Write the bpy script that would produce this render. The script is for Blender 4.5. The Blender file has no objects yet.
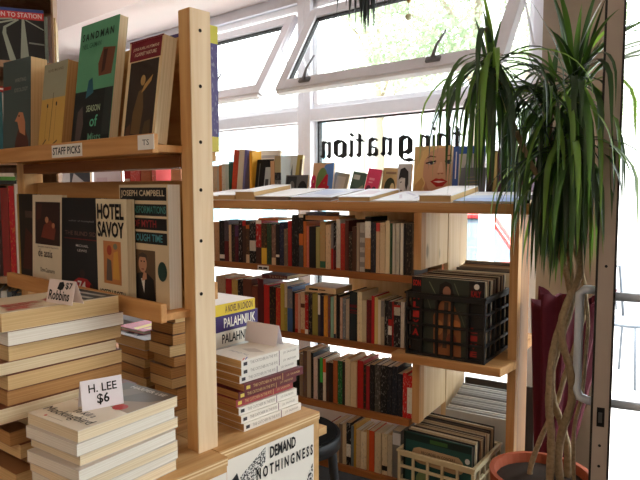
import bpy, bmesh, math, random
from mathutils import Vector, Matrix

random.seed(11)
scene = bpy.context.scene
COL = scene.collection

# ------------------------------------------------------------------ camera
FOCAL, EYE = 620.0, 1.40
PITCH = math.atan(50.0 / 620.0)
cam_data = bpy.data.cameras.new('camera')
cam_data.sensor_fit = 'HORIZONTAL'
cam_data.sensor_width = 36.0
cam_data.lens = FOCAL / 640.0 * 36.0
cam_data.clip_start = 0.02
cam_data.clip_end = 300
cam = bpy.data.objects.new('camera', cam_data)
COL.objects.link(cam)
cam.location = (0, 0, EYE)
cam.rotation_euler = (math.pi / 2 - PITCH, 0, 0)
scene.camera = cam

# ------------------------------------------------------------------ world, lights, exposure
scene.view_settings.view_transform = 'Standard'
scene.view_settings.look = 'None'
scene.view_settings.gamma = 1.0
scene.view_settings.use_curve_mapping = False
scene.view_settings.exposure = 0.0
world = bpy.data.worlds.new('overcast_sky')
scene.world = world
world.use_nodes = True
bg = world.node_tree.nodes['Background']
bg.inputs[0].default_value = (0.93, 0.97, 1.0, 1)
bg.inputs[1].default_value = 8.0
sun_d = bpy.data.lights.new('sun', 'SUN')
sun_d.energy = 9.0
sun_d.angle = math.radians(3)
sun_d.color = (1.0, 0.93, 0.82)
sun = bpy.data.objects.new('sun', sun_d)
COL.objects.link(sun)
sun.rotation_euler = Vector((0.75, -0.55, -1.0)).to_track_quat('-Z', 'Y').to_euler()


def area(name, loc, target, sx, sy, power, color=(1, 1, 1), portal=False):
    d = bpy.data.lights.new(name, 'AREA')
    d.shape = 'RECTANGLE'
    d.size, d.size_y = sx, sy
    d.energy = power
    d.color = color
    o = bpy.data.objects.new(name, d)
    COL.objects.link(o)
    o.location = loc
    o.rotation_euler = (Vector(target) - Vector(loc)).to_track_quat('-Z', 'Y').to_euler()
    if portal:
        d.cycles.is_portal = True
    return o


# added warm fill lights, unseen behind and above the visitor
FILL_COLOR = (1.0, 0.78, 0.55)
area('added_fill_light', (-0.95, -0.7, 2.80), (-0.80, 1.1, 0), 0.9, 0.3, 14, FILL_COLOR)
area('added_fill_light', (1.3, -0.8, 2.80), (1.3, -0.5, 0), 0.9, 0.3, 3, FILL_COLOR)
area('added_fill_light', (-1.25, 1.70, 2.78), (-1.35, 4.3, 2.62), 0.3, 0.12, 8.5, (1.0, 0.92, 0.88)).data.spread = math.radians(80)  # added out-of-view spot that brightens the ceiling beam
area('added_fill_light', (0.2, -2.2, 2.80), (0.2, -2.0, 0), 0.9, 0.3, 8, FILL_COLOR)

# ------------------------------------------------------------------ frames of the room
# every group of furniture stands along one of a few directions; a frame is (origin on the floor, direction to the right, direction away)


class Frame:
    def __init__(self, x, y, deg):
        t = math.radians(deg)
        self.o = Vector((x, y, 0))
        self.r = Vector((math.cos(t), -math.sin(t), 0))
        self.n = Vector((math.sin(t), math.cos(t), 0))

    def at(self, a, b, z=0.0):
        return self.o + self.r * a + self.n * b + Vector((0, 0, z))

    def mat(self, a=0, b=0, z=0, rot=0.0):
        m = Matrix.Identity(4)
        m.col[0][:3] = self.r
        m.col[1][:3] = self.n
        m.col[2][:3] = (0, 0, 1)
        m.col[3][:3] = self.at(a, b, z)
        return m @ Matrix.Rotation(math.radians(rot), 4, 'Z')


S = Frame(0.2839, 2.2, 31.8)          # the long bookcase under the window (origin on its front line)
W = Frame(0.989, 2.75, 41.4)          # the shop window (origin at the foot of the plaster column)
L = Frame(-0.2439, 1.2, 41.4)         # the display rack (origin at the front right corner of its post)


def ray(px, py):
    x, y = (px - 320) / FOCAL, (240 - py) / FOCAL
    c, s = math.cos(PITCH), math.sin(PITCH)
    return Vector((x, c + y * s, -s + y * c))


def hit(fr, px, py, b=0.0):
    """where a measured sight line meets the upright plane at depth b of a frame -> (along, height)"""
    d = ray(px, py)
    q = fr.at(0, b)
    t = q.dot(fr.n) / d.dot(fr.n)
    p = d * t
    return (p - q).dot(fr.r), EYE + p.z


def atz(px, py, z):
    d = ray(px, py)
    t = (z - EYE) / d.z
    return Vector((d.x * t, d.y * t, z))


# ------------------------------------------------------------------ materials
def lin(c):
    return tuple(((v / 255) / 12.92 if v / 255 <= 0.04045 else ((v / 255 + 0.055) / 1.055) ** 2.4) for v in c) + (1,)


MATS = {}


def mat(color, rough=0.6, var=0.10, scale=18.0, metal=0.0, spec=0.3, bump=0.0):
    """plain surface with a faint unevenness"""
    key = ('p', color, rough, var, scale, metal, spec, bump)
    if key in MATS:
        return MATS[key]
    m = bpy.data.materials.new('surface')
    m.use_nodes = True
    nt = m.node_tree
    b = nt.nodes['Principled BSDF']
    b.inputs['Roughness'].default_value = rough
    b.inputs['Metallic'].default_value = metal
    b.inputs['Specular IOR Level'].default_value = spec
    tc = nt.nodes.new('ShaderNodeTexCoord')
    nz = nt.nodes.new('ShaderNodeTexNoise')
    nz.inputs['Scale'].default_value = scale
    nz.inputs['Detail'].default_value = 3
    nt.links.new(tc.outputs['Object'], nz.inputs['Vector'])
    mx = nt.nodes.new('ShaderNodeMix')
    mx.data_type = 'RGBA'
    c = lin(color)
    mx.inputs[6].default_value = tuple(v * (1 - var) for v in c[:3]) + (1,)
    mx.inputs[7].default_value = tuple(min(1, v * (1 + var)) for v in c[:3]) + (1,)
    nt.links.new(nz.outputs['Fac'], mx.inputs[0])
    nt.links.new(mx.outputs[2], b.inputs['Base Color'])
    if bump:
        bp = nt.nodes.new('ShaderNodeBump')
        bp.inputs['Strength'].default_value = bump
        bp.inputs['Distance'].default_value = 0.004
        nt.links.new(nz.outputs['Fac'], bp.inputs['Height'])
        nt.links.new(bp.outputs['Normal'], b.inputs['Normal'])
    MATS[key] = m
    return m


def printed(base, ink, scale=(260, 260, 90), amount=0.56, rough=0.5, mix=0.34):
    """a surface carrying small print: flecks of a second ink on a base colour"""
    key = ('pr', base, ink, scale, amount, rough, mix)
    if key in MATS:
        return MATS[key]
    m = bpy.data.materials.new('printed_surface')
    m.use_nodes = True
    nt = m.node_tree
    b = nt.nodes['Principled BSDF']
    b.inputs['Roughness'].default_value = rough
    b.inputs['Specular IOR Level'].default_value = 0.3
    tc = nt.nodes.new('ShaderNodeTexCoord')
    oi = nt.nodes.new('ShaderNodeObjectInfo')
    mp = nt.nodes.new('ShaderNodeMapping')
    mp.inputs['Scale'].default_value = scale
    add = nt.nodes.new('ShaderNodeVectorMath')
    add.operation = 'ADD'
    mul = nt.nodes.new('ShaderNodeMath')
    mul.operation = 'MULTIPLY'
    mul.inputs[1].default_value = 50
    nt.links.new(oi.outputs['Random'], mul.inputs[0])
    nt.links.new(tc.outputs['Object'], mp.inputs['Vector'])
    nt.links.new(mp.outputs['Vector'], add.inputs[0])
    nt.links.new(mul.outputs[0], add.inputs[1])
    nz = nt.nodes.new('ShaderNodeTexNoise')
    nz.inputs['Scale'].default_value = 1.0
    nz.inputs['Detail'].default_value = 1
    nt.links.new(add.outputs[0], nz.inputs['Vector'])
    rp = nt.nodes.new('ShaderNodeValToRGB')
    rp.color_ramp.elements[0].position = amount
    rp.color_ramp.elements[0].color = lin(base)
    rp.color_ramp.elements[1].position = amount + 0.05
    k0, k1 = lin(base), lin(ink)
    rp.color_ramp.elements[1].color = tuple(u * (1 - mix) + v * mix for u, v in zip(k0, k1))
    nt.links.new(nz.outputs['Fac'], rp.inputs[0])
    nt.links.new(rp.outputs[0], b.inputs['Base Color'])
    MATS[key] = m
    return m


def wood(c1, c2, axis=0, rough=0.55, fine=1.0, knots=True):
    """planed pine: long grain along one local axis, rings and a few knots"""
    key = ('w', c1, c2, axis, rough, fine, knots)
    if key in MATS:
        return MATS[key]
    m = bpy.data.materials.new('pine_wood')
    m.use_nodes = True
    nt = m.node_tree
    b = nt.nodes['Principled BSDF']
    b.inputs['Roughness'].default_value = rough
    b.inputs['Specular IOR Level'].default_value = 0.25
    tc = nt.nodes.new('ShaderNodeTexCoord')
    mp = nt.nodes.new('ShaderNodeMapping')
    sc = [38 * fine, 38 * fine, 38 * fine]
    sc[axis] = 2.2
    mp.inputs['Scale'].default_value = sc
    nt.links.new(tc.outputs['Object'], mp.inputs['Vector'])
    nz = nt.nodes.new('ShaderNodeTexNoise')
    nz.inputs['Scale'].default_value = 1.0
    nz.inputs['Detail'].default_value = 4
    nz.inputs['Distortion'].default_value = 0.6
    nt.links.new(mp.outputs['Vector'], nz.inputs['Vector'])
    rp = nt.nodes.new('ShaderNodeValToRGB')
    rp.color_ramp.elements[0].position = 0.35
    rp.color_ramp.elements[0].color = lin(c1)
    rp.color_ramp.elements[1].position = 0.68
    rp.color_ramp.elements[1].color = lin(c2)
    nt.links.new(nz.outputs['Fac'], rp.inputs[0])
    out = rp.outputs[0]
    if knots:
        mp2 = nt.nodes.new('ShaderNodeMapping')
        s2 = [7.0, 7.0, 7.0]
        s2[axis] = 3.0
        mp2.inputs['Scale'].default_value = s2
        nt.links.new(tc.outputs['Object'], mp2.inputs['Vector'])
        vo = nt.nodes.new('ShaderNodeTexVoronoi')
        vo.inputs['Scale'].default_value = 1.0
        nt.links.new(mp2.outputs['Vector'], vo.inputs['Vector'])
        r2 = nt.nodes.new('ShaderNodeValToRGB')
        r2.color_ramp.elements[0].position = 0.05
        r2.color_ramp.elements[0].color = (0.75, 0.75, 0.75, 1)
        r2.color_ramp.elements[1].position = 0.10
        r2.color_ramp.elements[1].color = (0, 0, 0, 1)
        nt.links.new(vo.outputs['Distance'], r2.inputs[0])
        mx = nt.nodes.new('ShaderNodeMix')
        mx.data_type = 'RGBA'
        dk = lin(c2)
        mx.inputs[7].default_value = tuple(v * 0.3 for v in dk[:3]) + (1,)
        nt.links.new(r2.outputs[0], mx.inputs[0])
        nt.links.new(out, mx.inputs[6])
        out = mx.outputs[2]
    nt.links.new(out, b.inputs['Base Color'])
    MATS[key] = m
    return m


def paper_edge(c1, c2, axis=0, lines=900.0):
    """the cut edge of a block of pages: fine lines across the thickness"""
    key = ('e', c1, c2, axis, lines)
    if key in MATS:
        return MATS[key]
    m = bpy.data.materials.new('page_edges')
    m.use_nodes = True
    nt = m.node_tree
    b = nt.nodes['Principled BSDF']
    b.inputs['Roughness'].default_value = 0.85
    b.inputs['Specular IOR Level'].default_value = 0.1
    tc = nt.nodes.new('ShaderNodeTexCoord')
    mp = nt.nodes.new('ShaderNodeMapping')
    sc = [3.0, 3.0, 3.0]
    sc[axis] = lines
    mp.inputs['Scale'].default_value = sc
    nt.links.new(tc.outputs['Object'], mp.inputs['Vector'])
    nz = nt.nodes.new('ShaderNodeTexNoise')
    nz.inputs['Scale'].default_value = 1.0
    nz.inputs['Detail'].default_value = 3
    nt.links.new(mp.outputs['Vector'], nz.inputs['Vector'])
    rp = nt.nodes.new('ShaderNodeValToRGB')
    rp.color_ramp.elements[0].position = 0.35
    rp.color_ramp.elements[0].color = lin(c2)
    rp.color_ramp.elements[1].position = 0.62
    rp.color_ramp.elements[1].color = lin(c1)
    nt.links.new(nz.outputs['Fac'], rp.inputs[0])
    nt.links.new(rp.outputs[0], b.inputs['Base Color'])
    MATS[key] = m
    return m


def glass_mat(tint=(0.97, 0.99, 0.98), gloss=0.06):
    m = bpy.data.materials.new('window_glass')
    m.use_nodes = True
    nt = m.node_tree
    nt.nodes.clear()
    o = nt.nodes.new('ShaderNodeOutputMaterial')
    t = nt.nodes.new('ShaderNodeBsdfTransparent')
    t.inputs[0].default_value = tint + (1,)
    g = nt.nodes.new('ShaderNodeBsdfGlossy')
    g.inputs['Roughness'].default_value = 0.02
    mx = nt.nodes.new('ShaderNodeMixShader')
    mx.inputs[0].default_value = gloss
    nt.links.new(t.outputs[0], mx.inputs[1])
    nt.links.new(g.outputs[0], mx.inputs[2])
    nt.links.new(mx.outputs[0], o.inputs[0])
    return m


def leaf_mat(c, back, trans=0.35, rough=0.4, var=0.35, scale=14):
    m = bpy.data.materials.new('leaf')
    m.use_nodes = True
    nt = m.node_tree
    b = nt.nodes['Principled BSDF']
    b.inputs['Roughness'].default_value = rough
    out = nt.nodes['Material Output']
    tc = nt.nodes.new('ShaderNodeTexCoord')
    nz = nt.nodes.new('ShaderNodeTexNoise')
    nz.inputs['Scale'].default_value = scale
    nt.links.new(tc.outputs['Object'], nz.inputs['Vector'])
    mx = nt.nodes.new('ShaderNodeMix')
    mx.data_type = 'RGBA'
    k = lin(c)
    mx.inputs[6].default_value = tuple(v * (1 - var) for v in k[:3]) + (1,)
    mx.inputs[7].default_value = tuple(v * (1 + var) for v in k[:3]) + (1,)
    nt.links.new(nz.outputs['Fac'], mx.inputs[0])
    nt.links.new(mx.outputs[2], b.inputs['Base Color'])
    tr = nt.nodes.new('ShaderNodeBsdfTranslucent')
    tr.inputs[0].default_value = lin(back)
    ms = nt.nodes.new('ShaderNodeMixShader')
    ms.inputs[0].default_value = trans
    nt.links.new(b.outputs[0], ms.inputs[1])
    nt.links.new(tr.outputs[0], ms.inputs[2])
    nt.links.new(ms.outputs[0], out.inputs[0])
    return m


# ------------------------------------------------------------------ mesh building
class MB:
    def __init__(self):
        self.v, self.f, self.mi, self.ms = [], [], [], []

    def slot(self, m):
        if m not in self.ms:
            self.ms.append(m)
        return self.ms.index(m)

    def poly(self, pts, m):
        k = len(self.v)
        self.v += [tuple(p) for p in pts]
        self.f.append(tuple(range(k, k + len(pts))))
        self.mi.append(self.slot(m))

    def mesh(self, verts, faces, m):
        k = len(self.v)
        self.v += [tuple(p) for p in verts]
        i = self.slot(m)
        for f in faces:
            self.f.append(tuple(k + q for q in f))
            self.mi.append(i)

    def box(self, x0, y0, z0, x1, y1, z1, m, M=None):
        vs = [Vector(p) for p in ((x0, y0, z0), (x1, y0, z0), (x1, y1, z0), (x0, y1, z0), (x0, y0, z1), (x1, y0, z1), (x1, y1, z1), (x0, y1, z1))]
        if M is not None:
            vs = [M @ p for p in vs]
        self.mesh(vs, ((3, 2, 1, 0), (4, 5, 6, 7), (0, 1, 5, 4), (1, 2, 6, 5), (2, 3, 7, 6), (3, 0, 4, 7)), m)

    def prism(self, pts2, z0, z1, m, M=None):
        """an outline (counter-clockwise, x-y) given thickness in z"""
        n = len(pts2)
        vs = [Vector((p[0], p[1], z0)) for p in pts2] + [Vector((p[0], p[1], z1)) for p in pts2]
        if M is not None:
            vs = [M @ p for p in vs]
        fs = [tuple(reversed(range(n))), tuple(range(n, 2 * n))] + [(i, (i + 1) % n, n + (i + 1) % n, n + i) for i in range(n)]
        self.mesh(vs, fs, m)

    def tube(self, pts, r, m, n=8, cap=True):
        pts = [Vector(p) for p in pts]
        rs = r if isinstance(r, (list, tuple)) else [r] * len(pts)
        vs, fs = [], []
        up = None
        for i, p in enumerate(pts):
            d = (pts[min(i + 1, len(pts) - 1)] - pts[max(i - 1, 0)]).normalized()
            if up is None:
                up = d.orthogonal().normalized()
            else:
                up = (up - d * up.dot(d)).normalized()
            s = d.cross(up)
            for k in range(n):
                t = 2 * math.pi * k / n
                vs.append(p + (up * math.cos(t) + s * math.sin(t)) * rs[i])
        for i in range(len(pts) - 1):
            for k in range(n):
                a, b = i * n + k, i * n + (k + 1) % n
                fs.append((a, b, b + n, a + n))
        if cap:
            fs.append(tuple(reversed(range(n))))
            fs.append(tuple(range((len(pts) - 1) * n, len(pts) * n)))
        self.mesh(vs, fs, m)

    def lathe(self, prof, m, n=24, c=(0, 0), cap=True):
        vs, fs = [], []
        for (r, z) in prof:
            for k in range(n):
                t = 2 * math.pi * k / n
                vs.append((c[0] + r * math.cos(t), c[1] + r * math.sin(t), z))
        for i in range(len(prof) - 1):
            for k in range(n):
                a, b = i * n + k, i * n + (k + 1) % n
                fs.append((a, b, b + n, a + n))
        if cap:
            fs.append(tuple(reversed(range(n))))
            fs.append(tuple(range((len(prof) - 1) * n, len(prof) * n)))
        self.mesh(vs, fs, m)

    def build(self, name, parent=None, smooth=False, bevel=0.0, M=None, kind=None, label=None):
        me = bpy.data.meshes.new(name)
        me.from_pydata(self.v, [], self.f)
        for m in self.ms:
            me.materials.append(m)
        me.polygons.foreach_set('material_index', self.mi)
        if smooth:
            me.polygons.foreach_set('use_smooth', [True] * len(self.f))
        me.update()
        o = bpy.data.objects.new(name, me)
        COL.objects.link(o)
        if parent is not None:
            o.parent = parent
        if M is not None:
            o.matrix_world = M
        if bevel:
            b = o.modifiers.new('bevel', 'BEVEL')
            b.width = bevel
            b.segments = 2
            b.limit_method = 'ANGLE'
        if kind:
            o['kind'] = kind
        if label:
            o['label'] = label
        return o


def thing(name, label, cat, M=None, group=None):
    o = bpy.data.objects.new(name, None)
    o.empty_display_size = 0.05
    COL.objects.link(o)
    if M is not None:
        o.matrix_world = M
    o['label'] = label
    o['category'] = cat
    if group:
        o['group'] = group
    return o


def tag(o, label, cat, group=None):
    o['label'] = label
    o['category'] = cat
    if group:
        o['group'] = group
    return o


def bx(name, parent, x0, y0, z0, x1, y1, z1, m, bevel=0.0, kind=None, label=None):
    q = MB()
    q.box(x0, y0, z0, x1, y1, z1, m)
    return q.build(name, parent, bevel=bevel, kind=kind, label=label)


# ------------------------------------------------------------------ lettering
TEXTS = {}


def text_mesh(s, bold=0.0, shear=0.0):
    k = (s, bold, shear)
    if k not in TEXTS:
        cu = bpy.data.curves.new('lettering', 'FONT')
        cu.body = s
        cu.offset = bold
        cu.shear = shear
        cu.resolution_u = 2
        o = bpy.data.objects.new('lettering', cu)
        COL.objects.link(o)
        dg = bpy.context.evaluated_depsgraph_get()
        dg.update()
        me = bpy.data.meshes.new_from_object(o.evaluated_get(dg))
        vs = [(v.co.x, v.co.y) for v in me.vertices]
        fs = [tuple(p.vertices) for p in me.polygons]
        bpy.data.objects.remove(o)
        bpy.data.curves.remove(cu)
        bpy.data.meshes.remove(me)
        x0, x1 = min(v[0] for v in vs), max(v[0] for v in vs)
        y0, y1 = min(v[1] for v in vs), max(v[1] for v in vs)
        TEXTS[k] = ([((v[0] - x0) / (x1 - x0), (v[1] - y0) / (y1 - y0)) for v in vs], fs)
    return TEXTS[k]


def art(q, items, to3, lift0=0.0003, step=0.00006):
    """flat printed shapes; to3(u, v, lift) places a point of the sheet"""
    k = 0
    for it in items:
        kind, m = it[0], it[-1]
        h = lift0 + step * k
        k += 1
        if kind == 'rect':
            u0, v0, u1, v1 = it[1:5]
            q.poly([to3(*p, h) for p in ((u0, v0), (u1, v0), (u1, v1), (u0, v1))], m)
        elif kind == 'poly':
            q.poly([to3(p[0], p[1], h) for p in it[1]], m)
        elif kind == 'disc':
            u, v, ru, rv = it[1:5]
            q.poly([to3(u + ru * math.cos(t * math.pi / 10), v + rv * math.sin(t * math.pi / 10), h) for t in range(20)], m)
        elif kind == 'line':
            (u0, v0), (u1, v1), w = it[1], it[2], it[3]
            d = Vector((u1 - u0, v1 - v0)).normalized()
            s = Vector((-d.y, d.x)) * w / 2
            q.poly([to3(*p, h) for p in ((u0 - s.x, v0 - s.y), (u1 - s.x, v1 - s.y), (u1 + s.x, v1 + s.y), (u0 + s.x, v0 + s.y))], m)
        elif kind == 'text':
            s, u0, v0, u1, v1 = it[1:6]
            bold = it[6] if len(it) > 7 else 0.01
            vs, fs = text_mesh(s, bold)
            q.mesh([to3(u0 + (u1 - u0) * a, v0 + (v1 - v0) * b, h) for a, b in vs], fs, m)


# ------------------------------------------------------------------ books
PAGE = paper_edge((230, 212, 178), (214, 192, 154))
PAGE_WHITE = paper_edge((240, 234, 222), (226, 217, 201))
PAGE_TAN = paper_edge((218, 186, 138), (202, 168, 118))
PAGE_BROWN = paper_edge((192, 146, 96), (172, 127, 80))


def book(M, t, w, h, cover, label, spine=None, pages=None, hard=False, group=None, back=None, front_art=None, spine_art=None,
         title=None, name='book', curl=0.0):
    """local axes: x thickness (front cover at x=t), y from spine to fore-edge, z height"""
    root = thing(name, label, 'book', M, group)
    c = 0.0028 if hard else 0.0009
    o = 0.003 if hard else 0.0006
    back = back or cover
    q = MB()
    q.box(0, c, 0, c, w, h, back)
    q.box(t - c, c, 0, t, w, h, cover)
    bands = spine or [(0, 1, cover)]
    for (f0, f1, m) in bands:
        q.box(0, 0, f0 * h, t, c, f1 * h, m)
    cov = q.build('cover', root)
    p = MB()
    p.box(c, c, o if hard else 0.0003, t - c, w - o, h - o, pages or PAGE)
    p.build('pages', root)
    if front_art:
        a = MB()
        art(a, front_art, lambda u, v, d: (t + d, u * w, v * h))
        a.build('cover_picture', cov)
    if title:
        for it in title:
            a = MB()
            art(a, [it], lambda u, v, d: (t + d, u * w, v * h), 0.0014)
            a.build('title_lettering', cov)
    if spine_art:
        a = MB()
        art(a, spine_art, lambda u, v, d: (v * t, -d, h - u * h))
        a.build('spine_lettering', cov)
    return root


def ordinal(k):
    names = ['zeroth', 'first', 'second', 'third', 'fourth', 'fifth', 'sixth', 'seventh', 'eighth', 'ninth', 'tenth', 'eleventh', 'twelfth',
             'thirteenth', 'fourteenth', 'fifteenth', 'sixteenth', 'seventeenth', 'eighteenth', 'nineteenth', 'twentieth']
    if k <= 20:
        return names[k]
    return 'twenty-' + names[k - 20] if k < 30 else 'thirtieth'


def up_matrix(origin, deg, dirn='fore'):
    """a book lying face up. deg: direction of the long visible side on the floor plan.
    fore: the fore-edge faces the viewer's right; spine: the spine does"""
    t = math.radians(deg)
    n = Vector((math.cos(t), math.sin(t), 0))          # along the long side
    r = Vector((math.sin(t), -math.cos(t), 0))         # to its right
    m = Matrix.Identity(4)
    m.col[0][:3] = (0, 0, 1)
    if dirn == 'fore':
        m.col[1][:3] = r
        m.col[2][:3] = n
    else:
        m.col[1][:3] = -r
        m.col[2][:3] = -n
    m.col[3][:3] = origin
    return m
# ================================================================== THE ROOM
PLASTER = mat((206, 196, 192), 0.9, 0.05, 6)
WHITEWALL = mat((222, 214, 210), 0.9, 0.04, 6)
COLUMN = mat((152, 138, 122), 0.9, 0.20, 9, bump=0.3)
FRAME_GREY = mat((230, 231, 238), 0.45, 0.04, 30)
FRAME_WHITE = mat((240, 241, 244), 0.4, 0.03, 30)
GLASS = glass_mat()
HANDLE = mat((120, 120, 124), 0.4, 0.05)
FLOOR = mat((30, 26, 24), 0.95, 0.25, 7, spec=0.04)
CEIL = mat((234, 222, 218), 0.9, 0.03, 5)
RUBBER = mat((38, 35, 32), 0.6, 0.1)
BLACKPAINT = mat((22, 22, 22), 0.55, 0.1)

A0, A1, B0 = -4.6, 3.6, -5.6       # the room in the window's frame: along, and back from the glass
HEAD, SILL, CEILING = 2.536, 0.35, 2.95


def wstruct(name, boxes, m, bevel=0.0):
    q = MB()
    for b in boxes:
        q.box(*b, m)
    return q.build(name, None, bevel=bevel, M=W.mat(), kind='structure')


wstruct('floor', [(A0, B0, -0.1, A1, 0.10, 0.0)], FLOOR)
wstruct('ceiling', [(A0, B0, CEILING, A1, 0.12, CEILING + 0.1), (A0, -0.55, HEAD, A1, 0.12, CEILING)], CEIL)
wstruct('wall_left', [(A0 - 0.1, B0, 0, A0, 0.12, CEILING)], WHITEWALL)
wstruct('wall_back', [(A0, B0 - 0.1, 0, A1, B0, CEILING)], WHITEWALL)
wstruct('wall_right', [(A1, B0, 0, A1 + 0.1, 0.12, CEILING), (3.2, -0.03, 0, A1, 0.09, HEAD)], WHITEWALL)
# the shop front: solid pieces beside and under the glass
wstruct('wall_front', [(A0, 0.0, 0, -3.93, 0.12, HEAD), (-3.93, 0.0, 0, 0.0, 0.12, SILL)], WHITEWALL)
wstruct('trim_1', [(0.0, -0.06, 0, 0.27, 0.14, HEAD)], COLUMN)      # the plaster column between window and door


def window_bay(n, a0, a1, opener):
    root = bpy.data.objects.new('window_%d' % n, None)
    COL.objects.link(root)
    root.matrix_world = W.mat()
    root['kind'] = 'structure'
    f, y0, y1 = 0.05, -0.045, 0.06
    q = MB()
    q.box(a0, y0, SILL, a0 + f, y1, HEAD, FRAME_GREY)
    q.box(a1 - f, y0, SILL, a1, y1, HEAD, FRAME_GREY)
    q.box(a0 + f, y0, HEAD - 0.06, a1 - f, y1, HEAD, FRAME_GREY)
    q.box(a0 + f, y0, SILL, a1 - f, y1, SILL + 0.06, FRAME_GREY)
    q.box(a0 + f, y0, 1.796, a1 - f, y1, 1.865, FRAME_GREY)
    q.box(a0 + f, y0 + 0.03, 1.865, a1 - f, y1 - 0.01, 1.893, FRAME_WHITE)
    # slim inner rebate of the upper light
    q.box(a0 + f, y0 + 0.03, 1.893, a0 + f + 0.03, y1 - 0.01, HEAD - 0.06, FRAME_WHITE)
    q.box(a1 - f - 0.03, y0 + 0.03, 1.893, a1 - f, y1 - 0.01, HEAD - 0.06, FRAME_WHITE)
    q.box(a0 + f, y0 + 0.03, HEAD - 0.10, a1 - f, y1 - 0.01, HEAD - 0.06, FRAME_WHITE)
    q.build('window_frame', root, bevel=0.004, kind='structure')
    g = MB()
    g.box(a0 + f, 0.006, SILL + 0.06, a1 - f, 0.012, 1.796, GLASS)
    g.build('window_pane', root, kind='structure')
    g = MB()
    GK = BLACKPAINT if n == 2 else FRAME_GREY
    g.box(a0 + f + 0.015, 0.002, SILL + 0.06, a0 + f + 0.026, 0.03, 1.796, GK)
    g.box(a0 + f + 0.026, 0.002, 1.788, a1 - f, 0.03, 1.796, GK)
    g.build('window_gasket', root, kind='structure')
    if not opener:
        return root
    # top-hung sash, tilted into the room
    top, bot = Vector((0, -0.03, 2.405)), Vector((0, -0.325, 1.925))
    d = (bot - top)
    ln = d.length
    m = Matrix.Identity(4)
    m.col[0][:3] = (1, 0, 0)
    m.col[1][:3] = Vector((1, 0, 0)).cross(d.normalized()) * -1   # across the sash
    m.col[2][:3] = -d.normalized()
    m.col[3][:3] = bot
    if m.to_3x3().determinant() < 0:
        m.col[1][:3] = -Vector(m.col[1][:3])
    s0, s1 = a0 + f + 0.012, a1 - f - 0.012 + (0.02 if n == 2 else 0)
    q = MB()
    w, t = 0.062, 0.022
    q.box(s0, -t, 0, s0 + w, t, ln, FRAME_GREY, m)
    q.box(s1 - w, -t, 0, s1, t, ln, FRAME_GREY, m)
    q.box(s0 + w, -t, ln - w, s1 - w, t, ln, FRAME_GREY, m)
    q.box(s0 + w, -t, 0, s1 - w, t, w, FRAME_GREY, m)
    q.box(s0 + 0.012, -t + 0.01, -0.016, s1 - 0.012, t - 0.004, 0, FRAME_WHITE, m)
    q.box(s0 + w, -t + 0.012, w, s0 + w + 0.006, t - 0.006, ln - w, BLACKPAINT, m)
    q.box(s0 + w, -t + 0.012, ln - w - 0.006, s1 - w, t - 0.006, ln - w, BLACKPAINT, m)
    q.build('window_sash', root, bevel=0.003, kind='structure')
    g = MB()
    g.box(s0 + w, -0.003, w, s1 - w, 0.003, ln - w, GLASS, m)
    g.build('sash_pane', root, kind='structure')
    inner = -1 if (m @ Vector((0, 1, 0)) - m @ Vector((0, 0, 0))).y > 0 else 1
    for i, a in enumerate(([s0 + 0.21, s1 - 0.33] if n == 2 else [s1 - 0.40, s0 + 0.5])):
        h = MB()
        yb = inner * t
        h.box(a - 0.035, min(yb, yb + inner * 0.012), 0.020, a + 0.035, max(yb, yb + inner * 0.012), 0.044, HANDLE, m)
        h.tube([m @ Vector((a, yb + inner * 0.014, 0.032)), m @ Vector((a + 0.02, yb + inner * 0.04, 0.075)), m @ Vector((a + 0.05, yb + inner * 0.05, 0.145))], [0.009, 0.006, 0.005], HANDLE, 8)
        h.build('window_handle', root, smooth=True, kind='structure')
    st = MB()
    for a in (s0, s1):
        st.tube([(a, -0.16, 2.20), (a, -0.055, 2.03), (a, -0.01, 2.03)], 0.006, FRAME_GREY, 6)
        st.tube([(a, -0.055, 2.38), (a, -0.16, 2.20)], 0.007, FRAME_GREY, 6)
    st.build('sash_stay', root, kind='structure')
    return root


window_bay(1, -3.93, -1.405, True)
window_bay(2, -1.405, 0.0, True)
# door opening right of the column, a further shop window beyond it
wstruct('door_1', [(0.27, -0.03, 2.20, 1.30, 0.06, 2.27), (1.25, -0.03, 0, 1.30, 0.06, 2.20)], FRAME_GREY)
r3 = bpy.data.objects.new('window_3', None)
COL.objects.link(r3)
r3.matrix_world = W.mat()
r3['kind'] = 'structure'
q = MB()
for b in ((0.27, -0.03, HEAD - 0.06, 3.2, 0.06, HEAD), (1.30, -0.03, 0.0, 3.2, 0.06, 0.30), (3.14, -0.03, 0.30, 3.2, 0.06, HEAD - 0.06)):
    q.box(*b, FRAME_GREY)
q.build('window_frame', r3, kind='structure')
q = MB()
q.box(1.30, 0.0, 0.30, 3.14, 0.006, HEAD - 0.06, GLASS)
q.box(0.27, 0.0, 2.27, 1.30, 0.006, HEAD - 0.06, GLASS)
q.build('window_pane', r3, kind='structure')

# daylight enters through these openings (sampling guides for the sky)
for (a0, a1, z0, z1) in ((-3.9, -0.05, SILL + 0.06, HEAD - 0.06), (0.27, 3.16, 0.05, HEAD - 0.06)):
    c = W.at((a0 + a1) / 2, 0.10, (z0 + z1) / 2)
    area('daylight_portal', c, c - W.n, a1 - a0, z1 - z0, 1, portal=True)

# added unseen fixtures for the fill lights: shallow boxes with an opal face
for k, (x, y, nm) in enumerate(((-0.95, -0.7, 'added unseen fill lamp over the book tables'), (1.3, -0.8, 'added unseen fill lamp nearest the shop door'), (0.2, -2.2, 'added unseen fill lamp at the back of the shop'))):
    t = thing('added_lamp', nm, 'lamp', Matrix.Translation((x, y, CEILING)), 'added fill lamps')
    bx('housing', t, -0.5, -0.18, -0.09, 0.5, 0.18, 0, FRAME_WHITE)
    bx('diffuser', t, -0.47, -0.15, -0.105, 0.47, 0.15, -0.09, mat((255, 236, 210), 0.5, 0.0))

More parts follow.
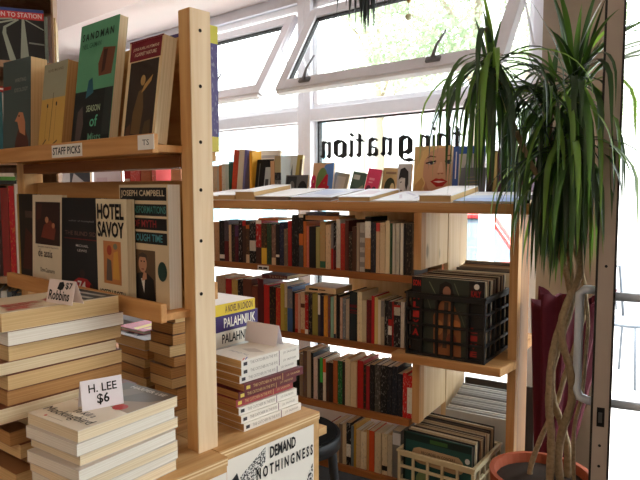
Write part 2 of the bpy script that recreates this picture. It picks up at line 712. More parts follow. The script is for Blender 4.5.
t = thing('added_spotlight', 'added unseen spotlight over the display rack, brightening the ceiling beam', 'lamp', Matrix.Translation((-1.25, 1.62, CEILING)))  # made-up fixture for the spot that lifts the beam
bx('bracket', t, -0.03, -0.02, -0.10, 0.03, 0.02, 0.0, FRAME_WHITE)
bx('housing', t, -0.17, -0.06, -0.26, 0.17, 0.06, -0.10, FRAME_WHITE)
# ------------------------------------------------------------------ the open door, seen edge-on
DOOR_EDGE = mat((176, 160, 146), 0.6, 0.06, 20)
dm = Matrix.Translation((0.790, 1.70, 0)) @ Matrix.Rotation(math.radians(-24.9), 4, 'Z')
door = bpy.data.objects.new('door_2', None)
COL.objects.link(door)
door.matrix_world = dm
door['kind'] = 'structure'
DW, DT, DH = 0.84, 0.020, 2.16
q = MB()
q.box(-DT, 0, 0.02, DT, 0.10, DH, DOOR_EDGE)
q.box(-DT, DW - 0.10, 0.02, DT, DW, DH, DOOR_EDGE)
q.box(-DT, 0.10, 0.02, DT, DW - 0.10, 0.22, DOOR_EDGE)
q.box(-DT, 0.10, DH - 0.10, DT, DW - 0.10, DH, DOOR_EDGE)
q.build('door_leaf', door, kind='structure')
q = MB()
for s in (-1, 1):
    q.box(min(s * DT, s * (DT + 0.006)), -0.001, 0.02, max(s * DT, s * (DT + 0.006)), 0.10, DH, RUBBER)
q.build('door_seal', door, kind='structure')
q = MB()
q.box(-0.004, 0.10, 0.22, 0.004, DW - 0.10, DH - 0.10, GLASS)
q.build('door_pane', door, kind='structure')
q = MB()
q.box(-0.010, -0.0015, 0.735, 0.010, 0.002, 0.79, BLACKPAINT)
q.box(-0.006, -0.006, 0.748, 0.004, 0.0, 0.776, mat((120, 118, 115), 0.35, 0.05, metal=0.8))
q.build('door_latch', door, kind='structure')
q = MB()
for z in (0.62, 0.68, 1.19, 1.52):
    q.prism([(0.004 * math.cos(t * math.pi / 5), 0.004 * math.sin(t * math.pi / 5)) for t in range(10)], -0.0005, 0.0005, BLACKPAINT, Matrix.Translation((0.0, -0.0006, z)) @ Matrix.Rotation(math.pi / 2, 4, 'X'))
q.build('door_screw', door, kind='structure')
CHROME = mat((214, 221, 232), 0.35, 0.02, metal=0.15)
for s, off in ((-1, 0.046), (1, 0.15)):
    q = MB()
    x0, x1 = s * DT, s * (DT + off)
    zt, zb, yy = (1.115, 0.79, 0.05) if s < 0 else (1.10, 0.79, 0.05)
    q.tube([(x0, yy, zt), (x1 - s * 0.012, yy, zt), (x1, yy, zt - 0.012), (x1, yy, zb + 0.03), (x1 - s * 0.008, yy, zb + 0.008), (x1 - s * 0.03, yy, zb), (x0, yy, zb)], 0.0125, CHROME, 12)
    q.build('door_handle', door, smooth=True, kind='structure')

# ================================================================== THE STREET
PAVING = mat((196, 194, 190), 0.85, 0.08, 3)
wstruct('pavement', [(-14, 0.10, -0.16, 14, 4.2, -0.06)], PAVING)
wstruct('road', [(-30, 4.2, -0.25, 30, 11.0, -0.15)], mat((150, 150, 150), 0.9, 0.1, 3))
wstruct('pavement_far', [(-30, 11.0, -0.16, 30, 18, -0.06)], PAVING)
FACADE = mat((236, 234, 228), 0.9, 0.03, 2)
BLUEPANE = mat((120, 156, 168), 0.25, 0.06, 3)


def building(a0, a1, b, h, cols, rows, wall, pane, label):
    t = thing('building', label, 'building', W.mat(a0, b, -0.06))
    wdt = a1 - a0
    bx('wall', t, 0, 0, 0, wdt, 5, h, wall)
    cw, rh = wdt / cols, h / rows
    for i in range(cols):
        for j in range(rows):
            x0, z0 = i * cw + cw * 0.14, j * rh + rh * 0.16
            x1, z1 = (i + 1) * cw - cw * 0.14, (j + 1) * rh - rh * 0.10
            f = MB()
            f.box(x0 - 0.07, -0.05, z0 - 0.07, x1 + 0.07, 0.0, z0, FRAME_WHITE)
            f.box(x0 - 0.07, -0.05, z1, x1 + 0.07, 0.0, z1 + 0.07, FRAME_WHITE)
            f.box(x0 - 0.07, -0.05, z0, x0, 0.0, z1, FRAME_WHITE)
            f.box(x1, -0.05, z0, x1 + 0.07, 0.0, z1, FRAME_WHITE)
            f.box((x0 + x1) / 2 - 0.04, -0.04, z0, (x0 + x1) / 2 + 0.04, 0.0, z1, FRAME_WHITE)
            w = f.build('window', t)
            bx('pane', w, x0, -0.02, z0, x1, -0.005, z1, pane)
    bx('roof_edge', t, -0.15, -0.2, h, wdt + 0.15, 5, h + 0.25, wall)
    return t


building(-19.5, -12.2, 13.0, 4.4, 4, 3, FACADE, BLUEPANE, 'low glazed building with pale blue panes across the street')
building(-12.0, -3.5, 14.5, 5.0, 4, 2, FACADE, mat((214, 222, 226), 0.3, 0.05, 3), 'white two-storey house across the street, behind the lettered pane')

# trees across the street
BARK = mat((150, 138, 120), 0.9, 0.2, 10)
LEAF_A = leaf_mat((152, 170, 140), (170, 186, 154), 0.5, var=0.25, scale=1.0)
LEAF_B = leaf_mat((168, 186, 154), (184, 200, 166), 0.5, var=0.25, scale=1.0)


def tree(x, y, h, rad, n, m, label):
    rnd = random.Random(int(x * 100))
    t = thing('street_tree', label, 'tree', Matrix.Translation((x, y, -0.1)), 'street trees')
    q = MB()
    q.tube([(0, 0, 0), (0.05, 0.02, h * 0.3), (-0.04, 0, h * 0.55), (0, 0, h * 0.8)], [0.16, 0.12, 0.09, 0.04], BARK, 10)
    for k in range(7):
        a = k * 0.9
        q.tube([(0, 0, h * (0.4 + 0.05 * k)), (math.cos(a) * rad * 0.4, math.sin(a) * rad * 0.4, h * (0.55 + 0.05 * k)), (math.cos(a) * rad * 0.75, math.sin(a) * rad * 0.75, h * (0.62 + 0.05 * k))], [0.06, 0.04, 0.015], BARK, 6)
    q.build('trunk', t, smooth=True)
    f = MB()
    blobs = []
    for k in range(16):
        a, e = rnd.uniform(0, 6.28), rnd.uniform(-0.8, 1.0)
        rr = rad * rnd.uniform(0.35, 0.8)
        blobs.append(Vector((math.cos(a) * rr, math.sin(a) * rr, h * 0.68 + e * h * 0.26)))
    for k in range(n):
        c = rnd.choice(blobs)
        p = c + Vector((rnd.gauss(0, 1), rnd.gauss(0, 1), rnd.gauss(0, 0.9))) * rad * 0.15
        d = Vector((rnd.gauss(0, 1), rnd.gauss(0, 1), rnd.gauss(-0.3, 0.8))).normalized()
        s = d.orthogonal().normalized()
        s = (Matrix.Rotation(rnd.uniform(0, 6.28), 3, d) @ s)
        ln, wd = rnd.uniform(0.07, 0.13), rnd.uniform(0.025, 0.04)
        f.mesh([p, p + d * ln * 0.5 + s * wd, p + d * ln, p + d * ln * 0.5 - s * wd], ((0, 1, 2, 3),), m)
    f.build('crown', t)
    return t


for (px, dist, h, rad, n, m, lb) in ((474, 11.4, 6.6, 2.4, 14000, LEAF_A, 'leafy street tree seen behind the larger tilted sash'),
                                     (378, 16.5, 8.0, 1.5, 6000, LEAF_B, 'slender pale street tree left of the leafier one'),
                                     (575, 14.5, 7.0, 1.9, 9000, LEAF_B, 'street tree seen beside the plaster column')):
    d = ray(px, 190)
    tree(d.x / d.y * dist, dist, h, rad, n, m, lb)

# a red car parked across the pavement
RED = mat((206, 34, 40), 0.25, 0.03, 5, spec=0.5)
CARGLASS = mat((70, 92, 104), 0.08, 0.1, 4, spec=0.6)
TYRE = mat((30, 30, 30), 0.8, 0.1)
cp = ray(446, 190)
cd = 7.4
car = thing('car', 'red parked car seen through the gap behind the black record crate', 'car', W.mat(*[0, 0], 0) if False else (Matrix.Translation((cp.x / cp.y * cd, cd, -0.15)) @ Matrix.Rotation(math.radians(-98), 4, 'Z')))
LN, WD = 4.0, 1.66
ZS = 0.87
side = [(x, z * ZS) for x, z in [(-2.0, 0.32), (2.0, 0.32), (2.02, 0.62), (1.9, 0.82), (1.0, 0.93), (-1.3, 0.95), (-1.95, 0.85), (-2.05, 0.55)]]
MX = Matrix.Rotation(math.pi / 2, 4, 'X')
q = MB()
q.prism(side, -WD / 2, WD / 2, RED, MX)
q.build('body', car, bevel=0.06)
low = [(-1.55, 0.93 * ZS, 0.74), (0.98, 0.92 * ZS, 0.74)]
top_ = [(-0.95, 1.42 * ZS, 0.52), (0.25, 1.40 * ZS, 0.52)]
q = MB()
P8 = [(low[0][0], -low[0][2], low[0][1]), (low[1][0], -low[1][2], low[1][1]), (low[1][0], low[1][2], low[1][1]), (low[0][0], low[0][2], low[0][1]),
      (top_[0][0], -0.52, top_[0][1]), (top_[1][0], -0.52, top_[1][1]), (top_[1][0], 0.52, top_[1][1]), (top_[0][0], 0.52, top_[0][1])]
q.mesh(P8, ((3, 2, 1, 0), (4, 5, 6, 7), (0, 1, 5, 4), (1, 2, 6, 5), (2, 3, 7, 6), (3, 0, 4, 7)), CARGLASS)
q.build('window', car)
q = MB()
q.box(-0.98, -0.53, 1.41 * ZS, 0.28, 0.53, 1.46 * ZS, RED)
for a, b in ((0, 4), (1, 5), (2, 6), (3, 7)):
    q.tube([P8[a], P8[b]], 0.05, RED, 8)
for s in (-1, 1):
    q.tube([(-0.3, s * 0.74, 0.92 * ZS), (-0.33, s * 0.52, 1.42 * ZS)], 0.045, RED, 8)
q.build('roof', car, bevel=0.01)
for x in (-1.25, 1.25):
    for s in (-1, 1):
        q = MB()
        q.lathe([(0.02, 0), (0.31, 0), (0.33, 0.03), (0.33, 0.17), (0.31, 0.2), (0.02, 0.2)], TYRE, 24)
        w = q.build('wheel', car, smooth=False)
        w.matrix_local = Matrix.Translation((x, s * 0.70 + 0.1, 0.33)) @ Matrix.Rotation(math.pi / 2, 4, 'X')
        h = MB()
        h.lathe([(0.02, -0.01), (0.2, -0.01), (0.2, 0.21), (0.02, 0.21)], FRAME_GREY, 18)
        h.build('hubcap', w)

# a pale post on the pavement and a cafe chair by the door
pp = ray(487, 190)
q = MB()
q.lathe([(0.10, 0), (0.10, 0.06), (0.06, 0.1), (0.055, 3.4), (0.07, 3.42), (0.02, 3.5)], mat((222, 222, 226), 0.6, 0.05), 16)
o = q.build('street_post', None, smooth=True, M=Matrix.Translation((pp.x / pp.y * 4.6, 4.6, -0.06)))
tag(o, 'pale round street post on the pavement in front of the red car', 'post')
WIRE = mat((96, 104, 112), 0.5, 0.05)


def cafe_chair(px, dist, rot, label):
    c = ray(px, 190)
    t = thing('cafe_chair', label, 'chair', Matrix.Translation((c.x / c.y * dist, dist, -0.06)) @ Matrix.Rotation(math.radians(rot), 4, 'Z'), 'cafe chairs on the pavement')
    q = MB()
    q.prism([(0.2 * math.cos(k * math.pi / 10), 0.2 * math.sin(k * math.pi / 10)) for k in range(20)], 0.44, 0.46, WIRE)
    q.build('seat', t, bevel=0.004)
    for sx in (-1, 1):
        for sy in (-1, 1):
            l = MB()
            l.tube([(sx * 0.15, sy * 0.15, 0.445), (sx * 0.2, sy * 0.2, 0.0)], 0.011, WIRE, 8)
            l.build('leg', t, smooth=True)
    b = MB()
    b.tube([(-0.17, 0.16, 0.45), (-0.19, 0.22, 0.85), (0.19, 0.22, 0.85), (0.17, 0.16, 0.45)], 0.011, WIRE, 8)
    for k in range(-2, 3):
        b.tube([(k * 0.06, 0.19, 0.5), (k * 0.065, 0.22, 0.85)], 0.006, WIRE, 6)
    b.build('backrest', t, smooth=True)


cafe_chair(634, 4.7, 30, 'pale metal cafe chair standing alone outside the open door')
# ================================================================== FURNITURE
PINE = wood((206, 158, 104), (178, 124, 74), 0)
PINE_Z = wood((206, 158, 104), (178, 124, 74), 2)
PINE_SHADED = wood((160, 112, 68), (134, 90, 50), 2)  # darker copy of the pine, standing in for shade on the side board
PINE_LIGHT_Z = wood((226, 194, 150), (206, 168, 122), 2)
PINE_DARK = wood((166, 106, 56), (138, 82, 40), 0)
PINE_PALE = wood((222, 196, 158), (206, 174, 132), 2, knots=True)
PLY = wood((216, 176, 124), (186, 140, 88), 1)
HOLE = mat((30, 18, 10), 0.9, 0.0)

# ------------------------------------------------------------------ the long bookcase under the window
ZA, ZB, ZC, ZD, ZE = 1.355, 1.096, 0.830, 0.573, 0.338
AL, AD, AR = -1.85, 0.055, 0.372            # left end, divider, right upright
bc = thing('bookcase', 'long pine bookcase standing under the shop window with five open tiers', 'bookcase', S.mat())
bx('shelf_board', bc, AL, 0.0, ZA - 0.034, 0.455, 0.50, ZA, PINE, 0.003)
for z in (ZB, ZC, ZD, ZE):
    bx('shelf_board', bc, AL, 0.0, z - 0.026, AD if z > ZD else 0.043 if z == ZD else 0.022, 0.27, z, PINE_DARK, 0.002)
bx('upright', bc, AL, 0.001, 0.0, AL + 0.03, 0.27, ZA - 0.034, PINE_Z)
bx('upright', bc, AD, -0.002, 0.568, AD + 0.028, 0.040, ZC - 0.0305, PINE_Z)
bx('upright', bc, AD, -0.002, ZC + 0.290, AD + 0.028, 0.040, ZA - 0.034, PINE_Z)
bx('divider_board', bc, AD + 0.004, 0.041, 0.568, AD + 0.024, 0.27, ZC - 0.0305, PINE_PALE)
bx('divider_board', bc, AD + 0.004, 0.041, ZC + 0.290, AD + 0.024, 0.27, ZA - 0.034, PINE_PALE)
bx('divider_board', bc, AD + 0.004, 0.280, 0.0, AD + 0.024, 0.50, ZA - 0.034, PINE_PALE)
bx('upright', bc, AR, 0.066, 0.0, AR + 0.028, 0.106, ZA - 0.034, PINE_Z)
bx('side_board', bc, AR + 0.008, 0.107, 0.0, AR + 0.026, 0.235, ZA - 0.034, PINE_SHADED)
bx('back_board', bc, -0.36, 0.275, ZC + 0.0, AD, 0.290, ZA - 0.036, PINE_PALE)
slab = MB()
slab.prism([(0.0, -0.064), (0.384, -0.063), (0.403, 0.0655), (0.3715, 0.0655), (0.3715, 0.30), (0.0835, 0.30), (0.0835, -0.003), (0.0, -0.003)], ZC - 0.030, ZC, PINE)
slab.build('shelf_board', bc, bevel=0.003)
ZG = 0.275
bx('shelf_board', bc, 0.084, -0.26, ZG - 0.03, AR - 0.001, 0.487, ZG, PINE)
# small paper label on the lip of the second tier
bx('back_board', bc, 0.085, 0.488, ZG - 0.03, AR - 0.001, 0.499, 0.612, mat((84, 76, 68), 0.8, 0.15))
slope = MB()
slope.mesh([(AL, 0.004, ZA), (0.44, 0.004, ZA), (0.44, 0.335, ZA), (AL, 0.335, ZA), (AL, 0.335, ZA + 0.038), (0.44, 0.335, ZA + 0.038)], ((3, 2, 1, 0), (0, 1, 5, 4), (2, 3, 4, 5), (1, 2, 5), (3, 0, 4)), PINE)
slope.build('sloping_board', bc)
lab = MB()
a0, _ = hit(S, 258, 267, -0.001)
lab.box(a0, -0.0035, ZB - 0.024, a0 + 0.055, -0.0005, ZB - 0.004, mat((226, 222, 214), 0.8, 0.0))
art(lab, [('rect', 0.1, 0.3, 0.45, 0.7, BLACKPAINT), ('rect', 0.52, 0.3, 0.9, 0.7, BLACKPAINT)], lambda u, v, d: (a0 + u * 0.055, -0.0035 - d, ZB - 0.024 + v * 0.02))
lab.build('shelf_label', bc, label='small white paper label')

# ------------------------------------------------------------------ plywood boxes that carry the book piles
TZ = 0.875
PLYSIDE = wood((214, 172, 118), (196, 152, 98), 0, knots=False)


def plybox(r0, r1, n0, n1, z1, label, z0=0.0):
    t = thing('plywood_box', label, 'display box', L.mat(), 'plywood display boxes')
    e = 0.018
    q = MB()
    q.box(r0, n0, z1 - e, r1, n1, z1, PLY)
    for k in range(2):
        zz = z1 - e + e * (0.28 + 0.36 * k)
        q.box(r1 - 0.001, n0, zz, r1 + 0.0006, n1, zz + 0.003, mat((236, 208, 164), 0.8, 0.1))
    q.build('top_panel', t)
    g = 0.0
    bx('side_panel', t, r1 - e - 0.003, n0, z0, r1 - 0.003, n1, z1 - e, PLYSIDE)
    bx('side_panel', t, r0, n0, z0, r0 + e, n1, z1 - e, PLYSIDE)
    bx('end_panel', t, r0 + e, n0, z0, r1 - e - 0.003, n0 + e, z1 - e, PLYSIDE)
    bx('end_panel', t, r0 + e, n1 - e, z0, r1 - e - 0.003, n1, z1 - e, PLYSIDE)
    return t


box_near = plybox(-0.80, 0.056, -0.62, 0.030, TZ, 'plywood display box carrying the rack and the two nearest book piles')
box_far = plybox(-0.72, 0.026, 0.034, 0.338, TZ, 'plywood display box with the black and white poster on its side')
bx('ledge_board', box_far, -0.30, 0.340, 0.812, 0.022, 0.368, 0.830, PLY)

# ------------------------------------------------------------------ the two-sided display rack
RACK = wood((214, 160, 100), (186, 128, 72), 0)
RACK_Z = wood((222, 176, 118), (196, 140, 84), 2)
POST_LIT = wood((238, 214, 180), (222, 190, 148), 2)  # paler copy of the rack wood, paints window light on one post face
rack = thing('display_rack', 'two-sided pine display rack of face-out books standing on the plywood box', 'book rack', L.mat())
PT = 1.746


def post(r0, r1, n0, n1):
    q = MB()
    q.box(r0, n0, TZ + 0.0006, r1, n1, PT, RACK_Z)
    return q.build('post', rack, bevel=0.003)


p1 = post(-0.035, 0.0, 0.0, 0.050)
post(-0.795, -0.752, 0.0, 0.054)
# window-lit face of the near post, its light painted as paler wood; peg holes
p1.matrix_local = Matrix.Translation((0, 0, TZ)) @ Matrix.Rotation(math.radians(-0.42), 4, 'Y') @ Matrix.Translation((0, 0, -TZ))
pe = bx('post_lit_face', p1, 0.0002, 0.001, TZ, 0.0022, 0.049, PT - 0.001, POST_LIT)
for (py) in (30, 86, 142, 190, 241, 294):
    d = ray(202, py)
    q0 = L.at(0.0022, 0)
    t = (q0.dot(L.r)) / d.dot(L.r)
    pz = EYE + d.z * t
    pn = (d * t - q0).dot(L.n)
    h = MB()
    h.prism([(0.0036 * math.cos(k * math.pi / 6), 0.0036 * math.sin(k * math.pi / 6)) for k in range(12)], 0, 0.0006, HOLE,
            Matrix.Translation((0.0022, min(max(pn, 0.012), 0.042), pz)) @ Matrix.Rotation(math.pi / 2, 4, 'Y'))
    h.build('peg_hole', p1)
R0, R1 = -0.765, -0.036


def ledge(zt, r0, r1, back=False):
    """a shallow tray with a raised lip: zt is the lip's top edge"""
    root = MB()
    s = -1 if not back else 1
    n_in, n_out = (0.0, -0.056) if not back else (0.050, 0.078)
    y0, y1 = min(n_in, n_out), max(n_in, n_out)
    root.box(r0, y0, zt - 0.034, r1, y1, zt - 0.020, RACK)
    o = root.build('ledge', rack, bevel=0.001)
    lip = MB()
    lip.box(r0, min(n_out, n_out + s * 0.014), zt - 0.037, r1 + 0.002, max(n_out, n_out + s * 0.014), zt, RACK)
    lp = lip.build('ledge_lip', o, bevel=0.002)
    return lp


lip_top = ledge(1.506, -0.755, -0.033)
lip_low = ledge(1.184, -0.712, -0.016)
ledge(1.496, -0.75, -0.045, True)
ledge(1.207, -0.75, -0.045, True)
for z0, z1 in ((1.475, 1.710), (1.152, 1.420)):
    bx('back_board', rack, -0.752, 0.036, z0, -0.043, 0.044, z1, RACK, 0.002)
bx('top_rail', rack, -0.752, 0.001, 1.444, -0.043, 0.017, 1.468, PINE_DARK)
bx('top_rail', rack, -0.752, 0.037, 1.444, -0.043, 0.053, 1.468, PINE_DARK)
PAPER = mat((238, 232, 222), 0.8, 0.02)
INK = mat((18, 16, 18), 0.6, 0.0)


def lip_label(lip, px0, px1, py, zc, hgt, text, box, bold):
    a0, _ = hit(L, px0, py, -0.0705)
    a1, _ = hit(L, px1, py, -0.0705)
    q = MB()
    q.box(a0, -0.0712, zc - hgt / 2, a1, -0.0701, zc + hgt / 2, PAPER)
    art(q, [('text', text) + box + (bold, INK)], lambda u, v, d: (a0 + u * (a1 - a0), -0.0712 - d, zc - hgt / 2 + v * hgt))
    return q.build('shelf_label', lip, label='paper label reading ' + text)


lip_label(lip_top, 52, 82, 150, 1.487, 0.028, 'STAFF PICKS', (0.04, 0.22, 0.96, 0.82), 0.02)
lip_label(lip_top, 138, 154, 143, 1.490, 0.028, 'TS', (0.3, 0.3, 0.72, 0.68), 0.0)

# ------------------------------------------------------------------ the tall bookcase at the left, seen past the rack
wb_c = ray(57, 190)
WBD = 2.10
WB = Frame(wb_c.x / wb_c.y * WBD, WBD, -20.0)       # origin: right front corner
wbm = wood((176, 142, 112), (150, 116, 86), 2)
wb = thing('wall_bookcase', 'tall dark-filled wooden bookcase behind the display rack, edge of its side panel showing', 'bookcase', WB.mat())
bx('side_panel', wb, 0.0, 0, 0, 0.006, 0.30, 2.35, wbm)
bx('side_panel', wb, -1.13, 0, 0, -1.10, 0.30, 2.35, wbm)
bx('back_panel', wb, -1.10, 0.285, 0, 0.0, 0.30, 2.35, wbm)
WZ = {}
for k, py in (('top', -20), ('upper', 60), ('middle', 158), ('lower', 277), ('base', 372)):
    WZ[k] = hit(WB, 8, py)[1]
for z in (0.10, WZ['base'], WZ['lower'], WZ['middle'], WZ['upper'], WZ['top'], 2.33):
    bx('shelf_board', wb, -1.10, 0.004, z - 0.022, -0.0005, 0.284, z, wbm)
# ================================================================== BOOKS ON THE TIERS UNDER THE WINDOW
TAN, CREAM, WHITE, GREYW = (186, 146, 106), (226, 208, 172), (232, 226, 214), (196, 188, 174)
BLACK, DARK, NAVY, TEAL = (26, 24, 26), (46, 36, 32), (34, 40, 66), (32, 46, 50)
RED, MAROON, BROWN, ORANGE = (172, 36, 32), (96, 24, 30), (96, 54, 34), (196, 104, 46)
GREEN, DGREEN, OLIVE, YELLOW = (38, 132, 58), (36, 66, 46), (150, 138, 60), (222, 176, 56)
GOLD, GREY, BLUE, MINT, PINK, PURPLE = (206, 144, 62), (128, 122, 116), (66, 96, 142), (134, 186, 162), (206, 160, 136), (84, 52, 86)
BEIGE, KHAKI, REDBROWN, SALMON = (206, 176, 140), (174, 144, 96), (120, 48, 34), (206, 110, 84)


def P(base, ink=None, amount=0.60):
    return printed(base, ink, amount=amount) if ink else mat(base, 0.5, 0.08)


# (left px, right px, top py, base colour, ink, bands [(from, to, colour, ink)], words, lean)
TOP_ROW = [
    (213, 219.3, 222, TAN, BROWN, [], 'plain tan paperback'),
    (219.5, 224.4, 220.5, BLACK, GREY, [(0.06, 0.16, WHITE, None)], 'black book with small white foot mark'),
    (224.5, 228.9, 221, (78, 66, 74), GREY, [(0.0, 0.5, MAROON, None)], 'grey spine with maroon lower half'),
    (229, 231.4, 225, BEIGE, BROWN, [], 'thin beige spine'),
    (231.6, 234.9, 224.5, DARK, OLIVE, [], 'dark book with faint olive print'),
    (235, 238.4, 225.5, PURPLE, MAROON, [(0.0, 0.7, (84, 30, 38), PURPLE)], 'purple and wine-coloured spine'),
    (238.6, 242.4, 221, BLACK, WHITE, [], 'black book with white print'),
    (242.6, 245.9, 221, (66, 44, 36), BROWN, [(0.88, 1.0, RED, None)], 'dark brown book with red head'),
    (246, 249.4, 225, (74, 50, 36), GOLD, [(0.0, 0.22, BEIGE, None), (0.90, 1.0, ORANGE, None)], 'brown spine with pale foot and orange head'),
    (249.6, 255.9, 222, BLACK, WHITE, [(0.30, 0.55, GREYW, GREY)], 'black book with grey block in mid spine'),
    (256, 261.2, 220.5, RED, WHITE, [(0.0, 0.38, (74, 42, 34), BROWN), (0.92, 1.0, WHITE, None)], 'red spine over brown with white head'),
    (261.4, 266.8, 223.6, (60, 44, 28), GOLD, [(0.0, 0.40, YELLOW, ORANGE)], 'black and gold spine with yellow foot'),
    (267, 271.4, 223.6, DGREEN, OLIVE, [], 'dark green book'),
    (271.6, 275.9, 225, (116, 86, 74), BEIGE, [(0.0, 0.18, BEIGE, None)], 'mottled brown spine with beige foot'),
    (276, 279.4, 224.5, BLACK, None, [(0.20, 0.26, WHITE, None)], 'black spine with white oval low down'),
    (279.6, 283.9, 222.4, NAVY, GREY, [], 'navy blue spine'),
    (284, 287.9, 229, (112, 94, 78), BEIGE, [], 'shorter grey-brown spine'),
    (288, 291.7, 221, RED, MAROON, [], 'plain red hardback spine'),
    (291.9, 298.9, 215, BLACK, GREY, [], 'tall glossy black volume'),
    (299, 303.2, 215, BLACK, GREY, [(0.0, 0.42, (70, 74, 76), GREY), (0.42, 0.64, ORANGE, None), (0.95, 1, WHITE, None)], 'black spine with orange block'),
    (303.4, 306.4, 221.5, ORANGE, BROWN, [], 'orange-brown spine'),
    (306.6, 309, 226, SALMON, BEIGE, [], 'narrow salmon spine'),
    (309.2, 315.9, 226.8, BLACK, DARK, [], 'broad plain black book'),
    (316, 319.9, 227, (160, 152, 92), KHAKI, [], 'thin olive paperback'),
    (320, 325.4, 221.7, KHAKI, ORANGE, [(0.02, 0.16, (48, 96, 74), None)], 'khaki spine with green foot'),
    (325.6, 330.9, 225, BEIGE, BLACK, [], 'cream spine with black lettering'),
    (331, 333.5, 223, (124, 116, 114), GREY, [(0.0, 0.45, RED, None)], 'grey spine with red lower half'),
    (333.7, 336, 223, BLACK, WHITE, [(0.0, 0.42, MAROON, None)], 'black spine with wine foot and white flecks'),
    (336.2, 340.4, 219.5, (204, 200, 190), BLACK, [(0.0, 0.04, ORANGE, None), (0.04, 0.5, GREYW, GREY)], 'white spine with orange foot'),
    (340.6, 344.9, 223.6, (166, 44, 32), ORANGE, [], 'red spine with gold flecks'),
    (345, 348.7, 220.5, (88, 44, 36), BROWN, [], 'dark red-brown spine'),
    (348.9, 352, 231.7, (52, 40, 34), CREAM, [], 'short dark spine with cream letters'),
    (352.2, 356.4, 226.7, (76, 48, 34), REDBROWN, [], 'brown spine with rust pattern'),
    (356.6, 359.7, 223, (162, 144, 124), GREY, [], 'narrow stone-grey spine'),
    (359.9, 364.9, 223, (176, 170, 160), (84, 78, 76), [(0.1, 0.2, GREY, None), (0.3, 0.4, GREY, None), (0.5, 0.6, GREY, None), (0.7, 0.8, GREY, None)], 'chequered grey and white spine'),
    (365, 370.8, 217, BLACK, None, [(0.06, 0.62, (204, 146, 84), BEIGE), (0.62, 0.92, WHITE, BLACK)], 'white over orange spine edged in black'),
    (371, 375.5, 222, (34, 36, 46), GREY, [], 'dark slate spine'),
    (376, 379.9, 223, BEIGE, TAN, [(0.83, 1.0, (196, 72, 66), None)], 'beige spine with red head'),
    (380, 385.2, 223, (214, 188, 150), TAN, [(0.80, 0.97, BEIGE, BLACK)], 'beige spine with black tick near its head'),
    (385.4, 389.9, 221, CREAM, None, [], 'plain cream spine'),
    (390, 392.2, 223.5, (44, 76, 48), None, [], 'thin green spine between cream ones'),
    (392.4, 395.3, 223.5, GREYW, None, [], 'pale grey spine'),
    (395.6, 399.6, 223.5, (190, 184, 170), GREY, [], 'pale stone spine'),
    (400.4, 403.4, 223.5, (222, 214, 198), None, [], 'thin white spine'),
    (403.6, 406.1, 223.5, (30, 28, 28), None, [], 'thin black spine beside a white one'),
    (406.3, 411.4, 223.5, (36, 30, 28), (178, 160, 130), [], 'black spine with tall pale capitals'),
    (411.6, 414.6, 223.5, (78, 66, 56), (150, 140, 124), [], 'marbled grey spine against the divider'),
]
